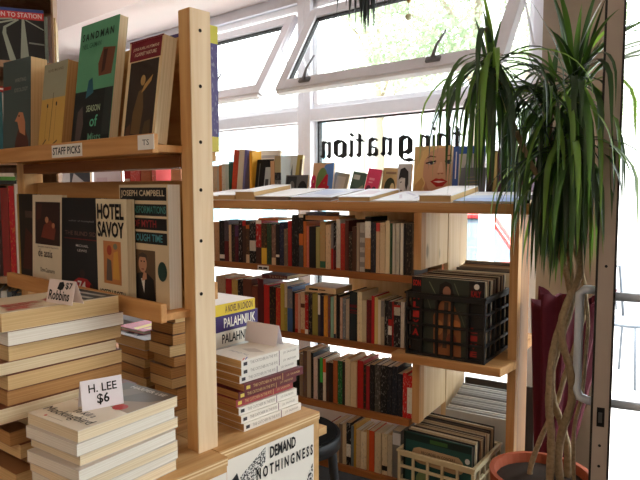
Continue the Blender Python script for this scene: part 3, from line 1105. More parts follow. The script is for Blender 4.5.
MIDDLE_ROW = [
    (205, 211, 277, BEIGE, None, [], None), (211.2, 215.8, 277, BROWN, None, [], None),
    (216, 225.8, 276.5, (168, 140, 110), BROWN, [], 'tan book with dark cover, mostly hidden'),
    (226, 231.8, 279, RED, None, [], 'red spine above the yellow pile'),
    (232, 237.8, 280, (196, 160, 84), RED, [], 'yellow-tan spine above the yellow pile'),
    (238, 243.0, 280, BLACK, BEIGE, [], 'black spine above the pile of purple spines'),
    (243.2, 251.8, 279, (104, 56, 38), BROWN, [], 'broad brown volume'),
    (252, 257.8, 286, (120, 60, 40), ORANGE, [], 'short rust-brown book'),
    (258, 263.6, 279, (84, 30, 30), MAROON, [], 'tall dark maroon volume'),
    (264, 269.4, 285, (190, 36, 28), MAROON, [], 'bright red spine next to the maroon volume'),
    (269.6, 275.6, 287, (44, 30, 26), OLIVE, [], 'black-brown spine with olive flecks'),
    (276, 280.4, 288, (190, 52, 36), YELLOW, [], 'red spine with yellow stripes'),
    (280.6, 284.4, 283.6, (186, 160, 66), OLIVE, [], 'mustard yellow spine'),
    (284.6, 287.2, 284, (206, 190, 160), RED, [(0.0, 0.5, OLIVE, CREAM)], 'white spine with red print over olive'),
    (287.5, 292.4, 286.7, (62, 92, 140), None, [(0.52, 0.95, (120, 116, 120), BEIGE)], 'blue spine with grey upper panel'),
    (292.6, 294.8, 292, BLACK, None, [], 'thin black spine beside the blue one'),
    (295, 297.9, 293.6, SALMON, BEIGE, [(0.0, 0.1, RED, None)], 'salmon spine'),
    (298, 300.5, 294, PINK, BROWN, [], 'thin dusty pink spine'),
    (300.7, 304.9, 292, BEIGE, BROWN, [(0.0, 0.1, ORANGE, None), (0.62, 0.72, BROWN, None)], 'beige spine with brown blocks'),
    (305, 308.2, 295, (178, 34, 30), WHITE, [(0.0, 0.12, WHITE, None)], 'red spine with white foot'),
    (308.5, 312.2, 293.5, (38, 34, 34), BEIGE, [], 'black spine with pale pattern'),
    (312.4, 317.9, 293.5, (150, 136, 62), OLIVE, [], 'olive yellow spine'),
    (318, 320.2, 293.5, (70, 64, 72), None, [(0.5, 0.96, WHITE, None)], 'thin spine white above and dark below'),
    (320.4, 323.6, 296, (44, 34, 54), None, [], 'dark plum spine'),
    (323.8, 327.9, 295.6, (212, 142, 54), BROWN, [], 'orange-gold spine'),
    (328, 330.4, 296, (120, 66, 60), BLUE, [], 'thin red and blue flecked spine'),
    (330.6, 333.6, 297, (140, 184, 160), MINT, [], 'mint green spine'),
    (333.8, 336.2, 296.4, BEIGE, BLACK, [(0.0, 0.1, NAVY, None)], 'thin beige spine with dark blocks'),
    (336.4, 339.9, 295, BLACK, None, [], 'plain black spine next to mint and beige ones'),
    (340, 342.5, 297.5, (200, 164, 142), BROWN, [], 'narrow rosy beige spine'),
    (342.7, 345.7, 298, (116, 122, 130), WHITE, [], 'blue-grey spine'),
    (345.9, 349.3, 299.4, (178, 162, 142), GREY, [], 'drab stone spine'),
    (349.5, 357.1, 292, (30, 40, 44), None, [(0.60, 0.64, MAROON, None), (0.68, 0.74, MAROON, None), (0.56, 0.58, MAROON, None)], 'broad blue-black hardback with red lines'),
    (357.3, 362.1, 292, (226, 206, 166), GREY, [], 'tall cream spine'),
    (362.3, 366.4, 300.6, (204, 186, 152), None, [], 'shorter cream spine'),
    (366.6, 371.2, 300, (96, 26, 30), RED, [], 'dark wine-red spine'),
    (371.4, 374.4, 296, (184, 34, 40), None, [], 'bright crimson spine'),
    (374.6, 377.9, 297.5, (214, 186, 118), None, [], 'yellow-cream spine'),
    (378, 380.7, 300, (224, 212, 186), None, [], 'thin white spine between cream and grey'),
    (380.9, 384.4, 299.5, (170, 156, 132), GREY, [(0.62, 0.97, GREY, DARK)], 'grey-beige spine with darker head'),
    (384.6, 388, 300.5, BLACK, (208, 200, 190), [], 'black spine with white capitals'),
    (388.2, 391.9, 301.5, (40, 36, 40), GREY, [(0.25, 0.45, WHITE, GREY), (0.46, 0.6, RED, None)], 'black spine with red and white blocks'),
    (392.1, 393.6, 301.5, (160, 34, 34), None, [], 'sliver of a red spine'),
    (393.8, 400.3, 302, (34, 28, 32), WHITE, [(0.70, 0.88, GREYW, BLACK), (0.88, 0.93, RED, None)], 'black spine with red and white label'),
    (400.6, 404.5, 302, (206, 196, 184), GREY, [], 'pale spine beside the black crate'),
]
THIRD_ROW = [
    (276, 283.8, 352, BEIGE, None, [], None), (284, 292.1, 352, BLACK, None, [], None),
    (292.3, 299.4, 353, (30, 36, 32), GREY, [], 'blackish green volume, first past the white pile'),
    (299.6, 302.9, 354, (150, 126, 100), BROWN, [], 'thin fawn spine with dark print'),
    (303, 306.9, 351, (110, 84, 70), BLUE, [], 'brown spine with blue flecks'),
    (307, 310.9, 351, (180, 162, 136), None, [], 'plain putty-coloured spine'),
    (311, 313.3, 353, BLACK, None, [], 'thin black spine'),
    (313.5, 317.7, 358, (212, 188, 178), BLACK, [], 'pinkish white spine with black dots'),
    (317.9, 319.9, 359, (50, 56, 50), None, [], 'sliver of a dark green spine'),
    (320, 322.8, 357.6, (40, 36, 36), GREY, [(0.42, 1.0, (62, 176, 72), None)], 'black spine with bright green upper half'),
    (323, 325.9, 359, (222, 212, 196), GREY, [(0.68, 1.0, (212, 96, 50), None)], 'white spine with orange upper part'),
    (326.1, 328.9, 362.7, (70, 44, 34), REDBROWN, [], 'dark chestnut spine'),
    (329.1, 332.9, 363, (44, 32, 30), BROWN, [], 'blackish brown spine'),
    (333.1, 337.7, 360.5, (176, 92, 48), BROWN, [], 'rust orange spine'),
    (337.9, 342.1, 361, (34, 104, 54), WHITE, [], 'leaf green spine'),
    (342.3, 344.9, 362, DARK, None, [], 'thin dark spine beside the leaf green one'),
    (345.1, 350.2, 359, (212, 192, 158), TAN, [], 'cream spine right of the green one'),
    (350.4, 356.9, 362, (214, 190, 152), (190, 150, 110), [], 'broad cream spine with tan letters'),
    (357.3, 363.3, 361, (180, 36, 32), None, [], 'tall plain red spine'),
    (363.5, 365.9, 365, DARK, ORANGE, [], 'thin dark spine with orange line'),
    (366.1, 369.6, 366, (160, 38, 42), MAROON, [], 'narrow crimson spine'),
    (369.8, 374.6, 364.8, (28, 28, 30), GREY, [], 'black spine with grey print'),
    (374.8, 380.5, 365, (70, 66, 62), (206, 200, 190), [], 'charcoal spine with white title'),
    (380.7, 386.9, 365.6, (26, 26, 28), (214, 210, 204), [], 'black spine with large white capitals'),
    (387.1, 391.9, 367, (28, 30, 38), GREY, [], 'ink-black spine'),
    (392.1, 397.2, 366.5, (28, 32, 44), GREY, [], 'midnight blue spine'),
    (397.4, 402.6, 374, (30, 32, 42), GREY, [], 'shorter blue-black spine'),
    (402.8, 406.9, 373, (196, 34, 34), WHITE, [], 'scarlet spine'),
    (407.1, 412.5, 375.8, (196, 34, 34), WHITE, [(0.12, 0.72, WHITE, RED)], 'red spine with white panel'),
]
BOTTOM_ROW = [
    (310, 315.8, 443, (96, 34, 28), None, [], None), (316, 320.8, 441, (130, 44, 36), BROWN, [], 'dark red spine glimpsed beneath the stool seat'),
    (321, 326.8, 442, (110, 36, 32), BROWN, [], 'brick red spine glimpsed beneath the stool seat'),
    (327, 332.8, 425, (150, 60, 36), BROWN, [], 'rust spine behind the stool'),
    (333, 338.8, 424, (186, 160, 124), BROWN, [], 'fawn spine behind the stool'),
    (339, 342.3, 424, (120, 100, 84), GREY, [], 'grey-brown spine behind the stool leg'),
    (342.5, 346.2, 424, (200, 178, 144), GREY, [], 'cream spine at the right edge of the stool'),
    (346.4, 350.9, 423, BLACK, WHITE, [(0.2, 0.5, WHITE, BLACK)], 'black spine with white block'),
    (351.1, 353.6, 426, (110, 122, 130), None, [], 'thin blue-grey spine'),
    (353.8, 356, 424, (196, 150, 56), None, [], 'thin golden yellow spine'),
    (356.2, 360.7, 430, (204, 180, 142), GREY, [], 'beige spine right of the yellow one'),
    (360.9, 366.4, 432, (226, 210, 178), GREY, [], 'broad ivory spine'),
    (366.6, 368.9, 430, (190, 140, 84), None, [], 'thin caramel spine'),
    (369.1, 374.2, 431, (206, 80, 40), None, [], 'bright orange-red spine'),
    (374.6, 381, 433, (206, 186, 152), GREY, [], 'cream spine with grey lettering'),
    (382, 387.2, 434, (214, 196, 162), BLACK, [(0.1, 0.22, BLACK, None)], 'cream spine with black spot near foot'),
    (387.4, 392.2, 435, (196, 182, 156), GREY, [], 'stone-coloured spine'),
    (392.5, 400.5, 431, (120, 118, 116), None, [(0.70, 0.95, (206, 204, 206), None)], 'broad grey box-like volume with white label'),
]


def fill_row(rows, z, b, depth, rowname, group, left_mark, right_mark, lean=0.0):
    rnd = random.Random(int(z * 1000))
    vis = [r for r in rows if r[6]]
    k = 0
    for (p0, p1, pt, base, ink, bands, words) in rows:
        pm = (pt + 262) / 2
        zz = None
        for _ in range(3):
            a0, _z = hit(S, p0, pm, b)
            _, zz = hit(S, (p0 + p1) / 2, pt, b)
            # mid height of the spine on the picture follows from the tier
            from_z = (z + zz) / 2
            lo, hi = 150.0, 480.0
            for _i in range(24):
                mid = (lo + hi) / 2
                if hit(S, (p0 + p1) / 2, mid, b)[1] > from_z:
                    lo = mid
                else:
                    hi = mid
            pm = lo
        a1, _z = hit(S, p1, pm, b)
        t = max(a1 - a0 - 0.0008, 0.004)
        h = min(max(zz - z, 0.09), 0.245)
        w = min(depth, max(0.105, h * 0.70)) + rnd.uniform(-0.006, 0.006)
        cover = P(base, None)
        spine, last = [], 0.0
        for (f0, f1, c, i2) in sorted(bands):
            if f0 > last:
                spine.append((last, f0, P(base, ink)))
            spine.append((f0, f1, P(c, i2)))
            last = f1
        if last < 1:
            spine.append((last, 1.0, P(base, ink)))
        if words:
            k += 1
            n = len(vis)
            if k <= n - k + 1:
                where = '%s from %s' % (ordinal(k), left_mark)
            else:
                where = '%s from %s' % (ordinal(n - k + 1), right_mark)
            label = '%s, %s, %s' % (words, where, rowname)
        else:
            label = 'book behind the pile at the unseen end, %s' % rowname
            continue
        M = S.mat(a0, b, z + 0.0004)
        if lean:
            M = M @ Matrix.Rotation(lean, 4, 'Y')
        book(M, t, w, h, cover, label, spine=spine, pages=rnd.choice((PAGE, PAGE_TAN, PAGE, PAGE_WHITE)), hard=(t > 0.02 and rnd.random() < 0.5), group=group)


fill_row(TOP_ROW, ZB, 0.012, 0.16, 'uppermost tier', 'spines on the uppermost tier', 'rack post', 'divider')
fill_row(MIDDLE_ROW, ZC, 0.012, 0.16, 'middle tier', 'spines on the middle tier', 'rack post', 'crate')
fill_row(THIRD_ROW, ZD, 0.012, 0.16, 'third tier', 'spines on the third tier', 'white pile', 'divider')
fill_row(BOTTOM_ROW, ZE, 0.012, 0.16, 'lowest tier', 'spines on the lowest tier', 'poster box', 'divider')


def lying(fr, px0, px1, py, b, z, t, w, cover, label, group=None, spine=None, pages=None, hard=False, front=None, rot=0.0, spine_art=None, dirn='spine', name='book', tilt=0.0):
    """a book lying flat, its long side towards the viewer between two sight lines"""
    a0, _ = hit(fr, px0, py, b)
    a1, _ = hit(fr, px1, py, b)
    ln = a1 - a0
    deg = math.degrees(math.atan2(fr.r.y, fr.r.x)) + rot
    o = fr.at(a0, b, z)
    if dirn == 'spine':
        o = o + Vector((math.cos(math.radians(deg)), math.sin(math.radians(deg)), 0)) * ln
    else:
        rr = Vector((math.sin(math.radians(deg)), -math.cos(math.radians(deg)), 0))
        o = o - rr * w
    M = up_matrix(o, deg, dirn)
    if tilt:                                     # lying on the sloping board: turned about its near edge
        e = fr.at(a0, b, z)
        M = Matrix.Translation(e) @ Matrix.Rotation(tilt, 4, fr.r) @ Matrix.Translation(-e) @ M
    return book(M, t, w, ln, cover, label, spine=spine, pages=pages, hard=hard, group=group, front_art=front, spine_art=spine_art, name=name)


def row_top(fr, px, py, b):
    return hit(fr, px, py, b)[1]


G = 'books lying on top of the rows'
lying(S, 305.5, 339, 222, 0.03, row_top(S, 318, 220.0, 0.03) , 0.016, 0.13, P((196, 140, 92)), 'tan book lying flat across the tops of the uppermost row', G, pages=PAGE_TAN)
lying(S, 306, 326, 216, 0.05, row_top(S, 318, 220.0, 0.03) + 0.0165, 0.012, 0.11, P((110, 130, 160), WHITE), 'blue-grey book lying on the tan one, uppermost row', G)
lying(S, 258, 278, 223, 0.04, ZB + 0.178, 0.010, 0.12, P(ORANGE), 'thin orange book lying flat left of the tall black volume', G)
lying(S, 305.5, 336, 290, 0.016, row_top(S, 318, 292.8, 0.012) , 0.022, 0.13, P((216, 186, 144)), 'cream paperback lying flat across the middle row', G, pages=PAGE_TAN,
      spine_art=[('rect', 0.12, 0.35, 0.42, 0.68, BLACKPAINT), ('rect', 0.45, 0.42, 0.66, 0.62, mat((90, 70, 56)))])
lying(S, 262, 287, 283, 0.03, row_top(S, 262, 279, 0.012) + 0.001, 0.018, 0.16, P((98, 40, 38)), 'maroon volume with spaced pale capitals lying above the middle row', G, hard=True,
      spine_art=[('text', 'T U N I N G', 0.3, 0.25, 0.95, 0.75, 0.01, mat((196, 160, 130)))])
# ================================================================== FACE-OUT BOOKS AND PILES
def face_out(fr, px0, px1, pybase, pytop, b, z, t, lean, cover, label, turn=0.0, roll=0.0, pxtop=None, wd=None, **kw):
    """a book standing with its front cover to the viewer; b is the depth of the cover's foot"""
    a0, _ = hit(fr, px0, pybase, b)
    a1, _ = hit(fr, px1, pybase, b)
    w = wd or a1 - a0
    ln = math.radians(lean)
    lo, hi = 0.05, 0.45
    for _ in range(30):
        h = (lo + hi) / 2
        bb = b + math.sin(ln) * h
        zz = hit(fr, (pxtop if pxtop else (px0 + px1) / 2), pytop, bb)[1]
        if zz - z > h * math.cos(ln):
            lo = h
        else:
            hi = h
    M = fr.mat(a0, b, z + t * math.sin(ln)) @ Matrix.Rotation(math.radians(turn), 4, 'Z') @ Matrix.Rotation(math.radians(roll), 4, 'Y')
    M = M @ Matrix.Rotation(-ln, 4, 'X')                    # tip back
    M = M @ Matrix.Rotation(-math.pi / 2, 4, 'Z')           # cover towards the viewer
    M = M @ Matrix.Translation((-t, 0, 0))                  # foot of the cover at the origin
    return book(M, t, w, h, cover, label, **kw)


C = lambda r, g, b: mat((r, g, b), 0.45, 0.06)
CW, CK = C(236, 230, 218), C(20, 20, 22)
GR = 'face-out books on the rack'
ZT = 1.486 + 0.0006            # floor of the upper tray
ZL = 1.164 + 0.0006            # floor of the lower tray
BT = -0.0535

# upper tray
bird = [('rect', 0, 0, 1, 1, C(74, 88, 84)), ('rect', 0.02, 0.70, 0.30, 0.735, C(150, 40, 34)),
        ('poly', [(0.42, 0.02), (0.95, 0.02), (0.93, 0.14), (0.84, 0.26), (0.70, 0.30), (0.56, 0.26), (0.46, 0.14)], C(84, 46, 36)),
        ('poly', [(0.62, 0.24), (0.82, 0.20), (0.82, 0.34), (0.74, 0.44), (0.60, 0.45), (0.52, 0.40), (0.44, 0.36), (0.54, 0.35)], C(196, 130, 92)),
        ('disc', 0.60, 0.41, 0.025, 0.012, CK)]
face_out(L, 3, 30, 152, 59, BT, ZT, 0.044, 2.5, C(74, 88, 84), 'thick grey-green paperback with an eagle, leftmost on the upper tray', turn=4, wd=0.140, front_art=bird, pxtop=18,
         title=[('text', 'WRITING', 0.46, 0.76, 0.86, 0.80, 0.005, C(150, 150, 140)), ('text', 'IDEOLOGY', 0.44, 0.66, 0.92, 0.70, 0.005, C(150, 150, 140))], pages=PAGE_TAN, group=GR)
yel = [('rect', 0, 0, 1, 0.60, C(206, 164, 84)), ('rect', 0, 0.60, 1, 1, C(160, 158, 132)),
       ('line', (0.46, 0.12), (0.50, 0.66), 0.02, C(96, 80, 50)), ('disc', 0.28, 0.52, 0.03, 0.025, CK), ('disc', 0.66, 0.53, 0.03, 0.025, CK),
       ('line', (0.26, 0.10), (0.28, 0.50), 0.012, C(150, 110, 60)), ('line', (0.66, 0.12), (0.66, 0.50), 0.012, C(150, 110, 60)),
       ('line', (0.14, 0.06), (0.34, 0.14), 0.02, C(96, 80, 50)), ('line', (0.56, 0.06), (0.82, 0.12), 0.02, C(96, 80, 50))]
face_out(L, 37.5, 60.5, 148, 64, BT, ZT, 0.030, 7, C(206, 164, 84), 'yellow and grey-green paperback between the eagle book and the green comic', front_art=yel, pxtop=56,
         title=[('text', 'NOVEL MACHINES', 0.2, 0.90, 0.85, 0.93, 0.004, C(100, 90, 60))], pages=PAGE_BROWN, group=GR)
sand = [('rect', 0, 0.46, 1, 1, C(92, 156, 118)), ('rect', 0, 0, 1, 0.46, C(28, 34, 32)), ('rect', 0.80, 0.10, 1, 0.46, C(44, 52, 48)),
        ('poly', [(0.30, 0.40), (0.34, 0.54), (0.44, 0.56), (0.50, 0.44)], C(40, 96, 110)),
        ('poly', [(0.60, 0.56), (0.92, 0.56), (0.97, 0.76), (0.66, 0.78), (0.56, 0.66)], C(112, 66, 42)), ('poly', [(0.66, 0.58), (0.74, 0.60), (0.78, 0.76), (0.68, 0.76)], C(60, 32, 24)),
        ('poly', [(0.10, 0.02), (0.24, 0.04), (0.30, 0.20), (0.24, 0.34), (0.12, 0.30)], C(86, 74, 70)), ('poly', [(0.46, 0.02), (0.60, 0.02), (0.55, 0.14)], C(70, 66, 60))]
face_out(L, 70, 107.5, 139, 20, BT, ZT, 0.020, 7.5, C(92, 156, 118), 'tall green and black comic volume, the tallest book on the upper tray', front_art=sand, pxtop=106, back=C(206, 200, 170),
         title=[('text', 'S A N D M A N', 0.08, 0.865, 0.90, 0.925, 0.03, C(18, 40, 34)), ('text', 'SEASON', 0.36, 0.29, 0.72, 0.34, 0.01, C(170, 190, 150)), ('text', 'of', 0.48, 0.17, 0.68, 0.26, 0.01, C(90, 180, 140)), ('text', 'Mists', 0.46, 0.06, 0.80, 0.12, 0.01, C(90, 150, 120)),
                ('text', 'NEIL GAIMAN', 0.1, 0.80, 0.6, 0.84, 0.004, C(36, 84, 60))], pages=PAGE, group=GR)
cl = [('rect', 0, 0, 1, 1, C(222, 196, 150)), ('rect', 0.09, 0.0, 0.93, 0.79, C(52, 40, 30)), ('rect', 0.05, 0.80, 0.96, 0.985, C(116, 28, 36)),
      ('poly', [(0.28, 0.10), (0.55, 0.08), (0.60, 0.34), (0.54, 0.52), (0.42, 0.50), (0.30, 0.30)], C(104, 78, 44)), ('disc', 0.52, 0.60, 0.07, 0.05, C(176, 140, 80)),
      ('poly', [(0.50, 0.48), (0.58, 0.50), (0.76, 0.58), (0.80, 0.64), (0.58, 0.56)], C(180, 140, 76)), ('poly', [(0.12, 0.02), (0.28, 0.02), (0.26, 0.20), (0.14, 0.16)], C(90, 60, 40)),
      ('poly', [(0.62, 0.06), (0.86, 0.04), (0.84, 0.22), (0.68, 0.20)], C(84, 66, 38)), ('rect', 0.0, 0.985, 1, 1, C(116, 28, 36))]
face_out(L, 120, 153.5, 137, 38, BT, ZT, 0.030, 8, C(222, 196, 150), 'paperback with dark red title band and dark painting, right end of the upper tray', front_art=cl, pxtop=156,
         title=[('text', 'JORIS-KARL HUYSMANS', 0.14, 0.89, 0.90, 0.925, 0.006, C(226, 206, 176)), ('text', 'AGAINST NATURE', 0.2, 0.84, 0.84, 0.875, 0.006, C(226, 206, 176))], pages=PAGE, group=GR)

# lower tray
BL = -0.046
dk = [('rect', 0, 0, 1, 1, C(36, 32, 28)), ('rect', 0, 0, 0.10, 1, C(176, 140, 66)), ('poly', [(0.2, 0.1), (0.9, 0.1), (0.8, 0.5), (0.4, 0.6)], C(74, 36, 28)), ('rect', 0.4, 0.72, 0.95, 0.80, C(90, 70, 60))]
face_out(L, 20, 40, 280, 194, -0.012, ZL, 0.010, 0, C(36, 32, 28), 'dark book with yellow edge, half hidden at the left end of the lower tray', front_art=dk, group=GR)
das = [('rect', 0, 0, 1, 1, C(222, 206, 176)), ('rect', 0.10, 0.44, 0.94, 0.92, C(48, 26, 20)), ('poly', [(0.30, 0.52), (0.75, 0.50), (0.80, 0.62), (0.62, 0.72), (0.40, 0.66)], C(118, 52, 36)),
       ('disc', 0.50, 0.72, 0.06, 0.035, C(190, 130, 90)), ('poly', [(0.14, 0.70), (0.30, 0.74), (0.34, 0.90), (0.14, 0.90)], C(70, 34, 24)), ('disc', 0.72, 0.66, 0.05, 0.03, C(180, 120, 84))]
face_out(L, 33, 62, 285, 195, -0.034, ZL, 0.012, 2, C(222, 206, 176), 'cream paperback with a dark interior painting on the lower tray', front_art=das,
         title=[('text', 'de assis', 0.22, 0.30, 0.70, 0.39, 0.006, C(60, 48, 44)), ('text', 'joaquim maria machado', 0.2, 0.40, 0.9, 0.425, 0.002, C(90, 76, 66)), ('text', 'Dom Casmurro', 0.30, 0.13, 0.78, 0.18, 0.003, C(90, 76, 66))], group=GR)
blind = [('rect', 0, 0, 1, 1, C(22, 24, 24)), ('line', (0.08, 0.562), (0.98, 0.562), 0.010, C(116, 34, 30)),
         ('poly', [(0.34, 0.0), (0.78, 0.0), (0.80, 0.10), (0.68, 0.15), (0.46, 0.15), (0.32, 0.10)], C(166, 30, 32)), ('disc', 0.56, 0.20, 0.065, 0.045, C(52, 34, 28)),
         ('poly', [(0.24, 0.0), (0.34, 0.0), (0.38, 0.09), (0.30, 0.11)], C(60, 38, 30)), ('poly', [(0.78, 0.0), (0.88, 0.0), (0.82, 0.11), (0.75, 0.09)], C(60, 38, 30))]
face_out(L, 62, 100, 292, 198, -0.040, ZL, 0.016, 2, C(22, 24, 24), 'black book with a red-jerseyed figure at its foot, lower tray', front_art=blind,
         title=[('text', 'THE BLIND SIDE', 0.10, 0.60, 0.97, 0.645, 0.002, C(120, 90, 80)), ('text', 'MICHAEL', 0.40, 0.48, 0.72, 0.505, 0.004, C(206, 200, 190)), ('text', 'LEWIS', 0.44, 0.43, 0.68, 0.455, 0.004, C(206, 200, 190)), ('text', '74', 0.45, 0.02, 0.66, 0.12, 0.02, C(230, 226, 220)), ('text', 'author of moneyball', 0.2, 0.74, 0.85, 0.765, 0.002, C(140, 140, 136))], group=GR)
sav = [('rect', 0, 0, 1, 1, C(224, 206, 170)), ('rect', 0.22, 0.17, 0.80, 0.59, C(190, 122, 66)), ('poly', [(0.3, 0.2), (0.5, 0.2), (0.48, 0.4), (0.34, 0.42)], C(96, 80, 70)),
       ('poly', [(0.52, 0.22), (0.74, 0.22), (0.70, 0.50), (0.56, 0.48)], C(206, 150, 60)), ('disc', 0.42, 0.50, 0.08, 0.05, C(160, 60, 40)), ('disc', 0.62, 0.54, 0.07, 0.03, C(120, 120, 90))]
face_out(L, 98.5, 128.5, 294, 199, -0.0530, ZL, 0.0195, 0, C(224, 206, 170), 'cream paperback with huge black two-line title, second from the right, lower tray', front_art=sav, back=C(40, 34, 30),
         title=[('text', 'HOTEL', 0.05, 0.80, 0.93, 0.955, 0.035, C(22, 18, 18)), ('text', 'SAVOY', 0.05, 0.625, 0.93, 0.78, 0.035, C(22, 18, 18)), ('text', 'JOSEPH ROTH', 0.08, 0.03, 0.92, 0.11, 0.02, C(22, 18, 18))], group=GR)
camp = [('rect', 0, 0, 1, 1, C(214, 190, 152)), ('rect', 0.02, 0.87, 0.98, 0.975, C(24, 22, 22)), ('rect', 0.14, 0.745, 0.98, 0.84, C(24, 22, 22)), ('rect', 0.14, 0.63, 0.98, 0.725, C(24, 22, 22)), ('rect', 0.14, 0.515, 0.98, 0.61, C(24, 22, 22)),
        ('rect', 0.20, 0.02, 0.74, 0.46, C(96, 72, 50)), ('poly', [(0.26, 0.02), (0.74, 0.02), (0.70, 0.22), (0.54, 0.28), (0.36, 0.26)], C(26, 24, 26)), ('poly', [(0.44, 0.22), (0.52, 0.22), (0.50, 0.10)], C(226, 220, 210)),
        ('disc', 0.48, 0.345, 0.085, 0.075, C(190, 138, 106)), ('poly', [(0.385, 0.36), (0.40, 0.42), (0.48, 0.44), (0.565, 0.42), (0.575, 0.37), (0.54, 0.40), (0.42, 0.40)], C(60, 48, 42)),
        ('line', (0.44, 0.365), (0.47, 0.365), 0.012, C(60, 40, 30)), ('line', (0.50, 0.365), (0.53, 0.365), 0.012, C(60, 40, 30)), ('line', (0.455, 0.30), (0.51, 0.30), 0.01, C(130, 70, 60)),
        ('poly', [(0.46, 0.20), (0.56, 0.22), (0.56, 0.27), (0.50, 0.28)], C(190, 138, 106)),
        ('disc', 0.88, 0.30, 0.09, 0.08, C(36, 66, 56))]
face_out(L, 122, 169.5, 296, 184.5, -0.0307, ZL, 0.030, 0, C(214, 190, 152), 'paperback with stacked black title bars and a man in dark suit, lower tray', front_art=camp, pxtop=145,
         title=[('text', 'JOSEPH CAMPBELL', 0.05, 0.89, 0.95, 0.955, 0.012, C(222, 200, 164)), ('text', 'TRANSFORMATIONS', 0.16, 0.765, 0.97, 0.825, 0.012, C(70, 130, 120)), ('text', 'OF MYTH', 0.30, 0.65, 0.78, 0.71, 0.012, C(156, 50, 50)), ('text', 'THROUGH TIME', 0.16, 0.535, 0.90, 0.595, 0.012, C(80, 150, 160))], pages=PAGE_WHITE, group=GR)
# a purple and yellow book on the far side of the rack, only its spine showing past the post
a0, _ = hit(L, 215.5, 100, 0.066)
M = Matrix.Identity(4)
M.col[0][:3] = L.n
M.col[1][:3] = -L.r
M.col[2][:3] = (0, 0, 1)
M.col[3][:3] = L.at(a0, 0.0535, 1.4766)
book(M, 0.020, 0.15, 0.247, C(70, 56, 110), 'purple book with yellow ends, only its spine showing past the post', spine=[(0, 0.12, C(206, 190, 60)), (0.12, 0.86, P((84, 72, 124), (190, 190, 200))), (0.86, 1, C(206, 196, 60))])

# ------------------------------------------------------------------ piles on the plywood boxes


def pile(corner, deg, specs, z, dirn, group):
    """specs: (t, w, h, shift along, shift across, turn, kwargs)"""
    base = Vector((corner[0], corner[1], 0))
    for (t, w, h, ds, dc, turn, kw) in specs:
        d = deg + turn
        n = Vector((math.cos(math.radians(d)), math.sin(math.radians(d)), 0))
        r = Vector((n.y, -n.x, 0))
        p = base + n * ds + r * dc + Vector((0, 0, z))
        o = p - r * w if dirn == 'fore' else p + n * h
        kw = dict(kw)
        label = kw.pop('label')
        cover = kw.pop('cover')
        book(up_matrix(o, d, dirn), t, w, h, cover, label, group=group, **kw)
        z += t + 0.0004
    return z


rnd = random.Random(5)
PW = PAGE_WHITE
PCREAM = paper_edge((242, 226, 196), (222, 200, 164))
# the pile nearest the camera, priced $6
hl = []
word = ['lowest', 'second', 'third', 'fourth', 'fifth', 'sixth']
hp = [PCREAM, PW, PCREAM, PW, PCREAM, PW, PCREAM]
hpd = [(0.0, 0.0, 0), (0.006, 0.004, 1.5), (-0.004, 0.006, -1), (-0.006, 0.012, 1.5), (0.004, 0.002, 0), (-0.004, 0.006, 1)]
for i in range(6):
    s, c_, tr = hpd[i]
    hl.append((0.0205 if i % 2 else 0.0195, 0.143, 0.206, s, c_ - 0.004, tr, dict(cover=C(206, 196, 186), pages=hp[i], label='pale paperback %s from the bottom of the pile with the $6 card' % ('lying' if i == 0 else word[i]))))
hl[0][6]['label'] = 'bottom paperback of the pile with the $6 card'
mock = [('rect', 0, 0, 1, 1, C(226, 214, 196)), ('poly', [(0.0, 0.52), (1, 0.46), (1, 1), (0, 1)], C(150, 128, 104)), ('poly', [(0.0, 0.66), (0.5, 0.60), (0.9, 0.74), (1, 0.86), (1, 1), (0, 1)], C(96, 84, 72)),
        ('poly', [(0.05, 0.40), (0.30, 0.46), (0.40, 0.62), (0.10, 0.58)], C(196, 176, 146)), ('poly', [(0.2, 0.72), (0.45, 0.70), (0.55, 0.9), (0.3, 0.95)], C(120, 108, 92)), ('disc', 0.75, 0.52, 0.10, 0.065, C(186, 44, 38)), ('disc', 0.26, 0.05, 0.022, 0.014, C(190, 40, 36)),
        ('line', (0.3, 0.05), (0.6, 0.05), 0.006, C(170, 150, 130))]
hl.append((0.0195, 0.145, 0.208, 0.0, 0.0, 0.0, dict(cover=C(226, 214, 196), pages=PCREAM, label='topmost paperback of the $6 pile, sepia cover with a red spot', front_art=mock,
          title=[('text', 'To Kill a', 0.40, 0.22, 0.80, 0.29, 0.003, C(50, 44, 42)), ('text', 'Mockingbird', 0.05, 0.08, 0.94, 0.20, 0.0, C(50, 44, 42)), ('text', 'HARPER LEE', 0.24, 0.90, 0.90, 0.95, 0.008, C(226, 214, 196))])))
HLZ = pile((-0.385, 0.958), 55.0, hl, TZ + 0.0006, 'fore', 'paperbacks in the $6 pile')

